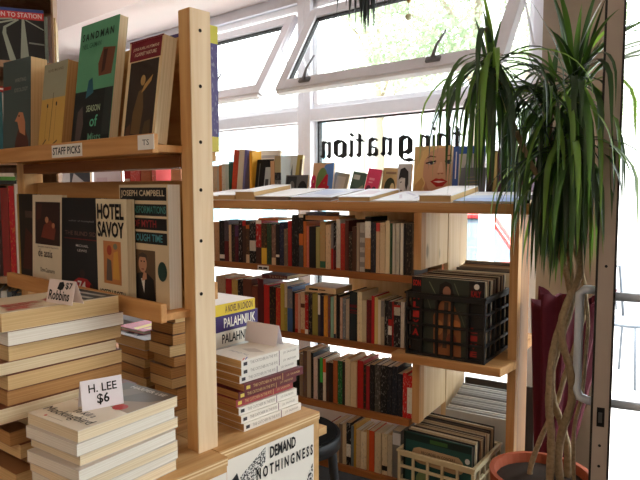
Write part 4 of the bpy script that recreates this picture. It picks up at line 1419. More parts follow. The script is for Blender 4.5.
# the tall pile at the left edge
lt = []
cols = [PAGE_TAN, PAGE_BROWN, PAGE_TAN, PAGE_BROWN, PAGE_TAN, PAGE, PAGE_BROWN, PAGE_TAN, PAGE, PAGE_TAN, PAGE_WHITE, PAGE_TAN]
ths = [0.026, 0.022, 0.027, 0.025, 0.024, 0.028, 0.026, 0.027, 0.022, 0.027, 0.026, 0.033]
shifts = [0.02, 0.055, 0.03, 0.015, 0.05, -0.012, 0.006, 0.008, -0.004, 0.012, 0.010, 0.0]
tones = ['brown-edged', 'darkly toned', 'tan-edged', 'deep brown', 'toned', 'cream-edged', 'warm brown', 'tan-edged', 'cream-edged', 'tan-edged', 'white-edged', '']
for i in range(12):
    lab = '%s book, %s from the top of the tall pile at the left edge' % (tones[i], ordinal(12 - i)) if i < 11 else 'top book of the tall left pile, cover printed in red and black'
    kw = dict(cover=C(120, 70, 46) if i % 3 else C(150, 104, 66), pages=cols[i], label=lab)
    if i == 11:
        kw['cover'] = C(226, 206, 172)
        kw['front_art'] = [('rect', 0, 0, 1, 1, C(222, 204, 172)), ('poly', [(0.05, 0.70), (0.95, 0.70), (0.98, 0.99), (0.02, 0.99)], C(60, 60, 62)), ('line', (0.1, 0.76), (0.9, 0.78), 0.05, C(200, 196, 184)), ('line', (0.1, 0.88), (0.9, 0.90), 0.05, C(190, 186, 176))]
        kw['title'] = [('text', 'Still Life', 0.55, 0.10, 0.72, 0.42, 0.03, C(190, 34, 36)), ('text', 'Wood', 0.76, 0.06, 0.95, 0.34, 0.03, C(190, 34, 36)), ('text', 'with', 0.5, 0.46, 0.66, 0.64, 0.03, C(190, 34, 36))]
    lt.append((ths[i], 0.150, 0.226, shifts[i], rnd.uniform(-0.006, 0.002) - (0.012 if i < 5 else 0), rnd.uniform(-1.2, 1.2), kw))
LTZ = pile((-0.537, 1.030), 52.3, lt, TZ + 0.0006, 'fore', 'books in the tall pile at the left edge')

# white novels, spines to the viewer
ct = []
IVORY, WINE, ROSE = C(236, 230, 220), C(104, 30, 36), C(158, 56, 58)
seq = [IVORY, IVORY, IVORY, ROSE, WINE, WINE, IVORY, IVORY, IVORY]
offs = [(0.0, 0.004), (0.0, 0.0), (0.0, -0.004), (-0.004, -0.010), (0.0, -0.002), (0.006, 0.002), (-0.002, 0.0), (-0.002, 0.002), (0.0, 0.004)]
offs = [(0.004, 0.006), (0.0, 0.002), (-0.002, -0.004), (-0.006, -0.008), (-0.004, -0.002), (0.006, 0.006), (0.0, -0.002), (0.0, 0.004), (0.0, 0.004)]
clab = ['bottom white paperback of the pile beside the black and white poster', 'white paperback second from the bottom of the nine-book pile', 'white paperback directly under the rose-red one', 'rose-red paperback with yellow mark on its spine',
        'wine-red paperback lying on the rose-red one', 'dark wine paperback pushed out farthest from the pile', 'white paperback directly on the dark wine one', 'white paperback second from the top of the nine-book pile', 'white paperback under the blank folded card']
for i in range(9):
    sp = [('text', 'THE CATCHER IN THE RYE', 0.14, 0.30, 0.60, 0.70, 0.002, C(150, 140, 130) if seq[i] is IVORY else C(222, 180, 120)), ('text', 'J.D. SALINGER', 0.70, 0.32, 0.94, 0.68, 0.002, C(150, 140, 130) if seq[i] is IVORY else C(222, 180, 120)),
          ('rect', 0.03, 0.28, 0.09, 0.72, C(60, 56, 60) if seq[i] is IVORY else C(226, 200, 90)), ('line', (0.63, 0.0), (0.63, 1.0), 0.012, C(120, 70, 90) if seq[i] is IVORY else C(200, 150, 100))]
    kw = dict(cover=seq[i], pages=PAGE_BROWN if i not in (8,) else PAGE_TAN, label=clab[i], spine_art=sp)
    if i == 8:
        kw['front_art'] = [('poly', [(0.1, 0.55), (0.5, 0.50), (0.7, 0.62), (0.4, 0.66)], C(206, 198, 190)), ('text', 'The Catcher', 0.2, 0.75, 0.8, 0.80, 0.002, C(150, 150, 160)), ('line', (0.0, 0.98), (0.10, 0.90), 0.02, C(200, 70, 60)), ('line', (0.0, 0.94), (0.12, 0.84), 0.02, C(80, 100, 170))]
    ct.append((0.0172, 0.110, 0.182, offs[i][0], offs[i][1], (0, 0.5, -0.5, 1.0, 0, -1.5, 0.5, 0, 0)[i], kw))
CTZ = pile((-0.172, 1.311), 49.0, ct, TZ + 0.0006, 'spine', 'novels in the pile beside the poster')

# the pile behind it, tall lettered spines
pk = []
VIOLET, LEMON = C(64, 44, 104), C(226, 196, 40)
pcs = [(IVORY, CK, 'x'), (C(30, 26, 34), CW, 'x'), (VIOLET, CW, 'PALAHNIUK'), (C(74, 30, 38), CW, 'CHUCK PALAHNIUK'), (C(210, 212, 208), C(170, 30, 40), 'HAUNTED'), (CW, CK, 'PALAHNIUK'), (VIOLET, CW, 'PALAHNIUK'), (LEMON, C(90, 50, 30), 'A NOVEL IN LONDON')]
plab = ['bottom book of the pile behind the white novels', 'dark book second from the bottom behind the white novels', 'violet spine third from the bottom, behind the blank card', 'maroon spine between the lower violet and silver-grey ones', 'silver-grey spine with a red streak', 'white spine with black stencilled capitals', 'violet spine directly under the yellow one', 'yellow-spined book topping the pile of lettered spines']
pts_ = [0.028, 0.030, 0.043, 0.023, 0.022, 0.036, 0.038, 0.028]
pz = 0
for i, (cv, ink, tx) in enumerate(pcs):
    sp = [] if tx == 'x' else [('text', tx, 0.34 if tx != 'A NOVEL IN LONDON' else 0.42, 0.20, 0.95 if tx != 'HAUNTED' else 0.5, 0.84, 0.02, ink)]
    if tx == 'HAUNTED':
        sp.append(('poly', [(0.5, 0.3), (0.92, 0.45), (0.9, 0.75), (0.52, 0.62)], C(176, 30, 40)))
    kw = dict(cover=cv if i != 7 else C(238, 232, 224), spine=[(0, 1, cv)], pages=PAGE, label=plab[i], spine_art=sp, hard=(i == 6))
    pk.append((pts_[i], 0.132, 0.183, 0.002 if i != 6 else 0.01, 0.0 if i != 7 else -0.002, rnd.uniform(-0.8, 0.8), kw))
pe_ = Vector((-0.163, 1.562, 0))
dn = Vector((math.cos(math.radians(53)), math.sin(math.radians(53)), 0))
pc_ = pe_ - dn * 0.185
PKZ = pile((pc_.x, pc_.y), 53.0, pk, TZ + 0.0006, 'spine', 'lettered spines behind the white novels')
# two shaded piles seen under the lower tray
sa = []
for i in range(6):
    kw = dict(cover=C(150, 110, 80), pages=PAGE_BROWN if i % 2 else PAGE_TAN, label='brown-edged book, %s from the top of the shaded pile with red-marked edges' % ordinal(7 - i))
    sa.append((0.0225, 0.10, 0.124 + 0.003 * (i % 3), rnd.uniform(-0.004, 0.004), rnd.uniform(-0.004, 0.004), rnd.uniform(-2, 2), kw))
sa.append((0.026, 0.105, 0.132, 0.0, 0.004, 1.0, dict(cover=C(206, 206, 210), pages=PAGE_TAN, label='top book of the shaded pile, red marks on its page edges',
          front_art=[('rect', 0, 0, 1, 1, C(196, 200, 206)), ('poly', [(0.1, 0.3), (0.6, 0.35), (0.9, 0.6), (0.3, 0.7)], C(90, 104, 130)), ('poly', [(0.5, 0.1), (0.9, 0.2), (0.8, 0.4)], C(60, 64, 80))])))
RD = math.degrees(math.atan2(L.r.y, L.r.x))
sA = L.at(hit(L, 117, 360, 0.085)[0], 0.085)
nz = pile((sA.x, sA.y), RD, sa, TZ + 0.0006, 'fore', 'books in the shaded pile under the rack')
mk = MB()
for k, (u, ch) in enumerate(((0.18, 'TU'), (0.5, '03'))):
    pass
sb = []
for i in range(11):
    kw = dict(cover=C(120, 84, 60), pages=PAGE_BROWN if i % 3 else PAGE_TAN, label='brown-edged book, %s from the top of the pile behind the near post' % ordinal(11 - i) if i < 10 else 'top book of the brown pile behind the near post')
    sb.append((0.0235 if i % 2 else 0.026, 0.062, 0.084, rnd.uniform(-0.005, 0.005), rnd.uniform(-0.006, 0.004), rnd.uniform(-2, 2), kw))
sB = L.at(hit(L, 151.5, 360, 0.064)[0], 0.064)
pile((sB.x, sB.y), RD, sb, TZ + 0.0006, 'fore', 'books in the brown pile behind the near post')
# a pink and yellow magazine lying on the shaded pile
mg = pile((sA.x - 0.02, sA.y + 0.02), RD, [(0.008, 0.09, 0.11, 0, -0.02, 4, dict(cover=C(214, 60, 110), pages=PW, label='pink and yellow booklet lying on the shaded pile',
     front_art=[('rect', 0, 0, 1, 1, C(206, 60, 90)), ('poly', [(0.1, 0.4), (0.9, 0.5), (0.95, 0.7), (0.2, 0.62)], C(236, 200, 50)), ('poly', [(0.2, 0.75), (0.8, 0.75), (0.7, 0.95)], C(236, 190, 60))]))], nz, 'fore', None)


# ------------------------------------------------------------------ folded price cards
def tent(p0, p1, z, h, label, lines, name='price_card', lean=0.22, paper=(238, 232, 238), arts=None):
    """folded card standing like a tent; p0, p1 feet of the side facing the viewer"""
    e = (p1 - p0)
    w = e.length
    e.normalize()
    k = Vector((-e.y, e.x, 0))                      # away from the viewer
    M = Matrix.Identity(4)
    M.col[0][:3] = e
    M.col[1][:3] = k
    M.col[2][:3] = (0, 0, 1)
    M.col[3][:3] = (p0.x, p0.y, z + 0.0004)
    t = thing(name, label, 'price card', M, 'folded price cards' if lines else None)
    pm = mat(paper, 0.8, 0.02)
    d = h * lean
    th = 0.0006
    nrm = Vector((0, -h, d)).normalized()
    q = MB()
    q.mesh([(0, 0, 0), (w, 0, 0), (w, d, h), (0, d, h), (0, th, 0), (w, th, 0), (w, d + th, h), (0, d + th, h)], ((0, 1, 2, 3), (7, 6, 5, 4), (0, 4, 5, 1), (2, 6, 7, 3), (1, 5, 6, 2), (3, 7, 4, 0)), pm)
    f = q.build('front_panel', t)
    q = MB()
    q.mesh([(0, 2 * d + 0.006, 0), (w, 2 * d + 0.006, 0), (w, d + th, h), (0, d + th, h), (0, 2 * d + 0.006 + th, 0), (w, 2 * d + 0.006 + th, 0), (w, d + 2 * th, h), (0, d + 2 * th, h)], ((0, 1, 2, 3), (7, 6, 5, 4), (0, 4, 5, 1), (2, 6, 7, 3), (1, 5, 6, 2), (3, 7, 4, 0)), pm)
    q.build('back_panel', t)
    if lines:
        q = MB()
        art(q, lines, lambda u, v, g: Vector((u * w, v * d, v * h)) + nrm * g, 0.0005)
        q.build('handwriting', f)
    return t


tent(atz(82.5, 412, HLZ), atz(124, 403.5, HLZ), HLZ, 0.050, 'white folded card reading H. LEE $6 on the nearest pile',
     [('text', 'H. LEE', 0.18, 0.56, 0.86, 0.84, 0.012, INK), ('text', '$6', 0.36, 0.12, 0.66, 0.50, 0.02, INK)])
tent(atz(46, 302, LTZ), atz(72, 306, LTZ), LTZ, 0.042, 'white folded $7 card with an ink portrait on the tall left pile',
     [('text', '$7', 0.66, 0.62, 0.92, 0.92, 0.02, INK), ('poly', [(0.36, 0.62), (0.42, 0.9), (0.56, 0.94), (0.62, 0.8), (0.58, 0.62), (0.48, 0.56)], INK), ('text', 'Robbins', 0.08, 0.14, 0.86, 0.56, 0.02, INK)], paper=(232, 214, 206))
tent(atz(244.5, 341, CTZ), atz(276, 347, CTZ), CTZ, 0.048, 'blank white folded card on the pile of white novels', [], name='folded_card')
tent(atz(150, 322, nz + 0.009), atz(154, 327, nz + 0.009), nz + 0.009, 0.030, 'pinkish folded card half hidden behind the lower tray', [('text', '17', 0.5, 0.3, 0.9, 0.7, 0.02, INK)], paper=(226, 206, 202)) if False else None


# ------------------------------------------------------------------ posters taped to the plywood boxes
def on_side(fr, px, py, r):
    """a point of the box side facing right: (depth along the side, height)"""
    d = ray(px, py)
    q0 = fr.at(r, 0)
    t = q0.dot(fr.r) / d.dot(fr.r)
    p = d * t
    return (p - q0).dot(fr.n), EYE + p.z


def poster(r, n0, n1, z0, z1, label, items, name='poster', letters=None):
    t = thing(name, label, 'poster', L.mat(r, 0, 0))
    q = MB()
    q.box(0.0002, n0, z0, 0.0008, n1, z1, PAPER)
    s = q.build('sheet', t)
    f = lambda u, v, g: (0.0008 + g, n0 + u * (n1 - n0), z0 + v * (z1 - z0))
    q = MB()
    art(q, items, f)
    q.build('print', s)
    if letters:
        q = MB()
        art(q, letters, f, 0.0009)
        q.build('lettering', s)
    return t


INKP = printed((226, 222, 216), (34, 32, 34), (170, 170, 170), 0.46, 0.8, 0.95)
INKP2 = printed((224, 220, 214), (44, 42, 44), (240, 240, 240), 0.47, 0.8, 0.95)
poster(0.026, 0.046, 0.316, 0.50, 0.851, 'black and white poster reading DEMAND NOTHINGNESS taped to the far plywood box',
       [('poly', [(0.0, 0.78), (0.18, 0.88), (0.42, 0.985), (0.42, 0.895), (0.29, 0.80), (0.24, 0.68), (0.20, 0.55), (0.0, 0.55)], INKP2), ('poly', [(0.02, 0.60), (0.22, 0.66), (0.3, 0.5), (0.3, 0.0), (0.0, 0.0)], INKP2),
        ('poly', [(0.05, 0.86), (0.12, 0.90), (0.30, 0.46), (0.23, 0.42)], CK), ('poly', [(0.05, 0.86), (0.11, 0.86), (0.08, 0.4), (0.02, 0.4)], CK),
        ('poly', [(0.86, 0.50), (0.92, 0.66), (0.985, 0.74), (0.985, 0.1), (0.80, 0.1), (0.82, 0.36)], INKP), ('poly', [(0.5, 0.52), (0.58, 0.60), (0.62, 0.54), (0.60, 0.46)], INKP)],
       letters=[('text', 'DEMAND', 0.47, 0.900, 0.77, 0.975, 0.03, CK), ('text', 'N O T H I N G N E S S', 0.32, 0.795, 0.985, 0.868, 0.03, CK)])
poster(0.056, -0.19, 0.026, 0.50, 0.845, 'white sheet with pink print taped to the near plywood box, lower edge of the photo',
       [('rect', 0.62, 0.62, 0.94, 0.70, mat((226, 110, 120), 0.8, 0.02)), ('rect', 0.1, 0.5, 0.55, 0.56, mat((226, 110, 120), 0.8, 0.02))])
# ================================================================== THE DARK BOOKCASE AT THE LEFT
def wb_book(px0, px1, pt, z, base, ink, label, b=0.02, bands=None, w=0.16):
    pm = pt + 20
    a0, _ = hit(WB, px0, pm, b)
    a1, _ = hit(WB, px1, pm, b)
    h = hit(WB, (px0 + px1) / 2, pt, b)[1] - z
    return book(WB.mat(a0, b, z + 0.0005), a1 - a0 - 0.0008, w, max(0.08, min(h, 0.31)), P(base), label, spine=[(0, 1, P(base, ink))] if not bands else [(f0, f1, P(c, i)) for f0, f1, c, i in bands], group='books in the dark bookcase')


z = WZ['upper']
for (p0, p1, pt, c, ink, lb) in ((44.6, 47.8, 17, (170, 196, 190), GREY, 'pale mint spine beside the black railway book'), (48.0, 51.6, 16.5, (150, 130, 130), BLUE, 'mauve-grey spine between mint and cream ones'), (51.8, 56.2, 18, (206, 178, 120), BROWN, 'cream-yellow spine against the bookcase side')):
    wb_book(p0, p1, pt, z, c, ink, lb, 0.03)
rail = [('rect', 0, 0, 1, 1, CK), ('rect', 0, 0.80, 1, 0.94, C(206, 50, 54)), ('rect', 0, 0.94, 1, 1.0, C(50, 70, 130)),
        ('poly', [(0.66, 0.80), (0.70, 0.80), (0.76, 0.0), (0.62, 0.0)], C(150, 156, 140)), ('poly', [(0.60, 0.80), (0.62, 0.78), (0.42, 0.62), (0.42, 0.52), (0.56, 0.0), (0.46, 0.0), (0.36, 0.52), (0.38, 0.64)], C(150, 156, 140)),
        ('line', (0.58, 0.79), (0.0, 0.60), 0.03, C(150, 156, 140)), ('line', (0.52, 0.80), (0.0, 0.74), 0.03, C(150, 156, 140)), ('line', (0.72, 0.79), (1.0, 0.62), 0.02, C(150, 156, 140)), ('line', (0.76, 0.36), (1.0, 0.34), 0.03, C(120, 124, 116))]
a0, _ = hit(WB, -22, 30, 0.014)
a1, _ = hit(WB, 44, 30, 0.014)
hh = hit(WB, 22, 9, 0.014)[1] - z
Mr = WB.mat(a0, 0.014, z + 0.001) @ Matrix.Rotation(-math.pi / 2, 4, 'Z') @ Matrix.Translation((-0.012, 0, 0))
book(Mr, 0.012, a1 - a0, hh, CK, 'black face-out book with converging pale railway tracks and a red title band', front_art=rail,
     title=[('text', 'STATION TO STATION', 0.04, 0.83, 0.97, 0.92, 0.02, C(226, 200, 196))], group=None)
z = WZ['middle']
for (p0, p1, pt, c, ink, lb) in ((-6, 2.6, 92, (40, 90, 96), None, 'teal spine at the left edge of the photo'), (2.8, 8.0, 93, (206, 196, 184), RED, 'white spine with red print behind the eagle book')):
    wb_book(p0, p1, pt, z, c, ink, lb, 0.03)
zz = hit(WB, 3, 91.5, 0.03)[1]
lying(WB, -8, 9.5, 85, 0.03, zz, 0.016, 0.13, P(RED), 'red book lying flat on the teal and white spines', 'books in the dark bookcase', spine_art=[('rect', 0.4, 0.3, 0.8, 0.7, C(226, 210, 200))])
z = WZ['lower']
for (p0, p1, pt, c, ink, lb) in ((-8, 0.5, 186, (60, 40, 36), None, 'dark spine left of the red hardbacks'), (0.8, 8.6, 188, (130, 40, 34), BROWN, 'brick-red spine beside the brighter red one'), (8.8, 14.6, 186, (170, 30, 36), GOLD, 'bright red spine with faint gold letters'), (14.8, 18.2, 184, (206, 196, 186), None, 'white spine right of the red hardbacks'), (18.4, 24, 190, (50, 44, 46), None, 'dark spine behind the left rack post'), (24.3, 30, 188, (60, 46, 40), None, 'dark brown spine past the left rack post')):
    wb_book(p0, p1, pt, z, c, ink, lb, 0.03)
zt = hit(WB, 8, 184, 0.03)[1]
for k, (c, lb) in enumerate((((52, 50, 48), 'dark book lying on the red hardbacks'), ((86, 140, 60), 'green book lying on top of the red hardbacks'), ((206, 190, 176), 'white book lying under a dark one above the red hardbacks'))):
    lying(WB, -8, 16.5 - k, 182, 0.03, zt + k * 0.0125, 0.012, 0.14, P(c), lb, 'books in the dark bookcase')
z = WZ['base']
for (p0, p1, pt, c, ink, lb) in ((-6, 1.5, 290, (130, 126, 120), GREY, 'grey spine at the bottom left of the dark bookcase'), (1.8, 7.6, 291, (206, 200, 190), OLIVE, 'white spine with olive mark, low in the dark bookcase'), (7.8, 12, 292, (90, 96, 100), None, 'slate spine low in the dark bookcase'), (12.2, 17, 291, (40, 44, 50), GREY, 'black spine low in the dark bookcase'), (17.2, 21.5, 293, (60, 60, 56), None, 'dark olive spine beside the left rack post')):
    wb_book(p0, p1, pt, z, c, ink, lb, 0.03)

# ================================================================== ON TOP OF THE LONG BOOKCASE
GTOP = 'books lying along the front of the bookcase top'
BRIGHT = C(240, 239, 237)
SLOPE = math.atan(0.038 / 0.331)
for (p0, p1, py, t, w, cov, pg, lb, ar) in (
        (197, 217.5, 199, 0.020, 0.24, BRIGHT, PAGE_TAN, 'white-covered book lying half behind the rack post', None),
        (218, 234.6, 199, 0.024, 0.30, BRIGHT, PAGE_TAN, 'white-covered book lying first right of the rack post', None),
        (235, 254.5, 198, 0.038, 0.27, BRIGHT, PAGE_TAN, 'thickest white-covered book lying on the bookcase top', None),
        (254.8, 289, 199, 0.019, 0.28, BRIGHT, paper_edge((150, 136, 122), (110, 98, 90)), 'white-covered book with grey page edges lying on the bookcase top', None),
        (290.5, 331, 200, 0.017, 0.28, C(206, 212, 226), paper_edge((170, 152, 136), (130, 112, 98)), 'book with pale blue picture cover lying on the bookcase top', [('poly', [(0.1, 0.1), (0.6, 0.2), (0.8, 0.7), (0.3, 0.8)], C(180, 190, 216)), ('line', (0.1, 0.9), (0.9, 0.8), 0.05, C(170, 170, 196))]),
        (337.5, 370, 199, 0.019, 0.26, C(222, 222, 228), PAGE_TAN, 'book with printed white cover lying left of the flat magazine', [('poly', [(0.2, 0.2), (0.8, 0.3), (0.7, 0.8), (0.3, 0.7)], C(206, 190, 200))]),
        (371.5, 417, 202, 0.006, 0.30, C(226, 228, 234), PW, 'thin pale magazine lying in front of the drawn portrait book', [('line', (0.2, 0.2), (0.5, 0.6), 0.06, C(190, 190, 210)), ('line', (0.4, 0.2), (0.8, 0.5), 0.05, C(206, 196, 206)), ('line', (0.1, 0.7), (0.8, 0.8), 0.05, C(190, 196, 212))]),
        (418.5, 451.5, 199, 0.026, 0.30, C(236, 234, 232), PAGE_TAN, 'white hardback lying in front of the blonde portrait', None),
        (453, 516, 203, 0.007, 0.26, C(190, 206, 236), PW, 'glossy blue and white magazine at the right end of the bookcase top', [('poly', [(0, 0), (0.45, 0), (0.3, 1), (0, 1)], C(226, 226, 230)), ('poly', [(0.7, 0), (1, 0), (1, 1), (0.62, 1)], C(150, 176, 226))])):
    lying(S, p0, p1, py, 0.006, ZA + 0.0014, t, w, cov, lb, GTOP, pages=pg, front=ar, dirn='fore', hard=(t > 0.015), tilt=SLOPE)
lying(S, 517, 530, 204, 0.012, ZA + 0.0025, 0.010, 0.14, CK, 'black book shape standing in for shade at the corner of the bookcase top', GTOP, tilt=SLOPE)  # black slab put where the magazine's right end falls into shade

GB = 'books standing at the back of the bookcase top'


def top_spine(px0, px1, pt, base, ink, label, b=0.36, lean=0, w=0.12, bands=None):
    a0, _ = hit(S, px0, 185, b)
    a1, _ = hit(S, px1, 185, b)
    h = hit(S, (px0 + px1) / 2, pt, b)[1] - ZA
    M = S.mat(a0, b, ZA + 0.0006 + (math.sin(lean) * (a1 - a0) if lean > 0 else 0)) @ Matrix.Rotation(lean, 4, 'Y')
    book(M, a1 - a0 - 0.001, w, h, P(base), label, spine=[(0, 1, P(base, ink))] if not bands else [(f0, f1, P(c, i)) for f0, f1, c, i in bands], group=GB)


for (p0, p1, pt, c, ink, lb) in ((200, 206, 168, (176, 90, 50), None, 'orange spine hidden beside the rack post'), (206.3, 212.6, 167, (190, 120, 70), WHITE, 'pale orange spine just behind the rack post'), (212.9, 217, 166, (206, 190, 160), ORANGE, 'cream spine just right of the post, on the bookcase top'),
                                 (217.2, 219, 166, (190, 190, 180), None, 'thin grey spine on the bookcase top'), (219.2, 221.8, 165, (206, 130, 70), None, 'thin orange spine on the bookcase top'), (222, 225.4, 164, (214, 216, 204), GREY, 'white spine left of the tall orange-red book'), (225.6, 228.8, 164, (190, 206, 196), None, 'pale green-white spine left of the tall orange-red book'), (229, 230.6, 162, (30, 84, 60), None, 'dark green spine beside the tall orange-red book')):
    top_spine(p0, p1, pt, c, ink, lb)
top_spine(230.9, 235.6, 150, (196, 76, 46), BROWN, 'tall orange-red book leaning right on the bookcase top', lean=0.10, w=0.072)
top_spine(236.0, 241.2, 149.5, (222, 212, 190), None, 'tall cream book with violet-blue cover leaning right', lean=0.10, w=0.072)
top_spine(241.5, 243.6, 150, (116, 110, 160), None, 'violet-blue leaning cover beside the tall cream book', lean=0.10, w=0.072)
top_spine(249.6, 252.6, 151, (226, 166, 50), None, 'yellow spine left of the white face-out book', lean=0.0, w=0.072)


def top_face(px0, px1, pt, b, t, cover, label, front, lean=10, roll=0, turn=0, title=None, back=None):
    face_out(S, px0, px1, 190, pt, b, ZA + 0.0006 + (0 if roll == 0 else 0.014), t, lean, cover, label, front_art=front, title=title, group='face-out books on the bookcase top', roll=roll, turn=turn, back=back)


top_face(254.5, 276, 151, 0.440, 0.012, C(238, 234, 228), 'white face-out book behind the small black one', [('rect', 0.1, 0.84, 0.9, 0.90, C(190, 190, 196)), ('rect', 0, 0, 0.04, 1, C(222, 170, 60))])
top_face(253.5, 270, 160, 0.36, 0.012, C(26, 28, 28), 'small black face-out book with a pale picture panel', [('rect', 0, 0, 1, 1, CK), ('rect', 0.55, 0.1, 0.9, 0.8, C(180, 190, 190)), ('rect', 0.6, 0.1, 0.8, 0.5, C(60, 66, 70)), ('line', (0.2, 0.1), (0.2, 0.9), 0.04, C(120, 120, 116))])
top_spine(270.6, 274.4, 161, (206, 160, 116), None, 'tan spine right of the small black face-out book', 0.345, w=0.08)
top_spine(274.8, 281.2, 156, (120, 118, 110), WHITE, 'grey spine banded cream on the bookcase top', 0.345, w=0.08, bands=[(0, 0.45, (110, 104, 100), WHITE), (0.45, 0.62, BLACK, GREY), (0.62, 1, (176, 160, 120), GREY)])
top_face(281.5, 299, 156, 0.440, 0.016, C(196, 200, 200), 'silver and yellow face-out book behind the dark photograph cover', [('poly', [(0, 0), (0.6, 0), (0.5, 0.5), (0.2, 0.9), (0, 0.9)], C(176, 190, 200)), ('poly', [(0.6, 0), (1, 0), (1, 1), (0.7, 1)], C(176, 156, 84)), ('poly', [(0.3, 0.3), (0.45, 0.8), (0.55, 0.3)], C(90, 100, 110)), ('rect', 0.86, 0.1, 1, 0.9, C(110, 90, 60))])
top_face(284, 306, 175.5, 0.34, 0.010, C(44, 44, 44), 'low dark grey face-out book beside the white mullion', [('rect', 0, 0, 1, 1, C(96, 94, 92)), ('rect', 0.05, 0.05, 0.5, 0.95, C(44, 44, 46)), ('disc', 0.78, 0.4, 0.2, 0.36, CK), ('disc', 0.3, 0.5, 0.12, 0.26, C(110, 104, 100))])
top_face(310.5, 331, 163.5, 0.368, 0.014, C(110, 150, 206), 'blue and green face-out book with red numeral 84', [('rect', 0, 0, 1, 1, C(206, 164, 126)), ('poly', [(0.2, 0.5), (0.6, 0.95), (1, 1), (1, 0), (0.3, 0)], C(90, 130, 190)), ('disc', 0.48, 0.45, 0.28, 0.42, C(104, 128, 70))],
         title=[('text', '8', -0.06, 0.05, 0.20, 0.68, 0.04, C(206, 40, 84)), ('text', '4', 0.28, 0.05, 0.84, 0.68, 0.04, C(176, 28, 44))])
top_face(329.5, 344, 171.5, 0.405, 0.012, C(150, 140, 120), 'grey-tan face-out book with a gridded house front, leaning right', [('rect', 0.05, 0.05, 0.95, 0.9, C(160, 150, 126)), ('rect', 0.2, 0.35, 0.8, 0.85, C(196, 180, 156))] + [('line', (0.1, 0.06 + k * 0.07), (0.9, 0.06 + k * 0.07), 0.015, C(96, 88, 76)) for k in range(4)] + [('line', (0.15 + k * 0.14, 0.05), (0.15 + k * 0.14, 0.30), 0.02, C(96, 88, 76)) for k in range(6)], roll=10)
top_face(347.5, 361.5, 171, 0.388, 0.012, C(80, 104, 92), 'dark green face-out book with a pale label, leaning right', [('rect', 0.1, 0.7, 0.55, 0.88, C(190, 196, 186)), ('line', (0.2, 0.1), (0.9, 0.5), 0.1, C(150, 150, 130)), ('rect', 0.1, 0.1, 0.5, 0.4, C(50, 66, 60))], roll=10)
top_face(362.5, 376, 168, 0.370, 0.012, C(222, 70, 110), 'bright pink face-out book leaning right', [('disc', 0.28, 0.25, 0.2, 0.17, C(110, 40, 66)), ('disc', 0.68, 0.25, 0.18, 0.15, C(90, 40, 60)), ('rect', 0.2, 0.6, 0.6, 0.68, C(240, 150, 170)), ('rect', 0.2, 0.5, 0.5, 0.55, C(240, 150, 170))], roll=9, back=CK)
top_face(380, 395, 168, 0.405, 0.016, C(206, 176, 126), 'tan face-out book with a dark oval figure', [('disc', 0.55, 0.32, 0.36, 0.34, C(60, 66, 50)), ('disc', 0.72, 0.3, 0.14, 0.18, C(206, 190, 140)), ('rect', 0.2, 0.78, 0.9, 0.86, C(150, 120, 90))], roll=3)
hair = C(44, 42, 44)
top_face(395.5, 409, 164.5, 0.375, 0.016, C(196, 194, 190), 'grey face-out book with an ink-drawn head on its cover', [('rect', 0, 0, 1, 1, C(190, 188, 186)), ('poly', [(0.1, 0.55), (0.2, 0.85), (0.5, 0.9), (0.8, 0.78), (0.86, 0.45), (0.74, 0.25), (0.62, 0.4), (0.6, 0.6), (0.3, 0.62)], hair), ('poly', [(0.2, 0.55), (0.58, 0.6), (0.62, 0.36), (0.5, 0.12), (0.3, 0.1), (0.2, 0.3)], C(214, 210, 206)), ('line', (0.24, 0.48), (0.36, 0.5), 0.03, hair), ('line', (0.3, 0.26), (0.42, 0.26), 0.03, hair), ('poly', [(0.3, 0.1), (0.5, 0.12), (0.6, 0.0), (0.1, 0.0)], hair)], roll=0)
SK, SK2, BLONDE, BLOND2 = C(206, 156, 122), C(190, 130, 98), C(222, 186, 124), C(196, 152, 92)
EYEC, LASH = C(214, 206, 200), C(34, 24, 24)
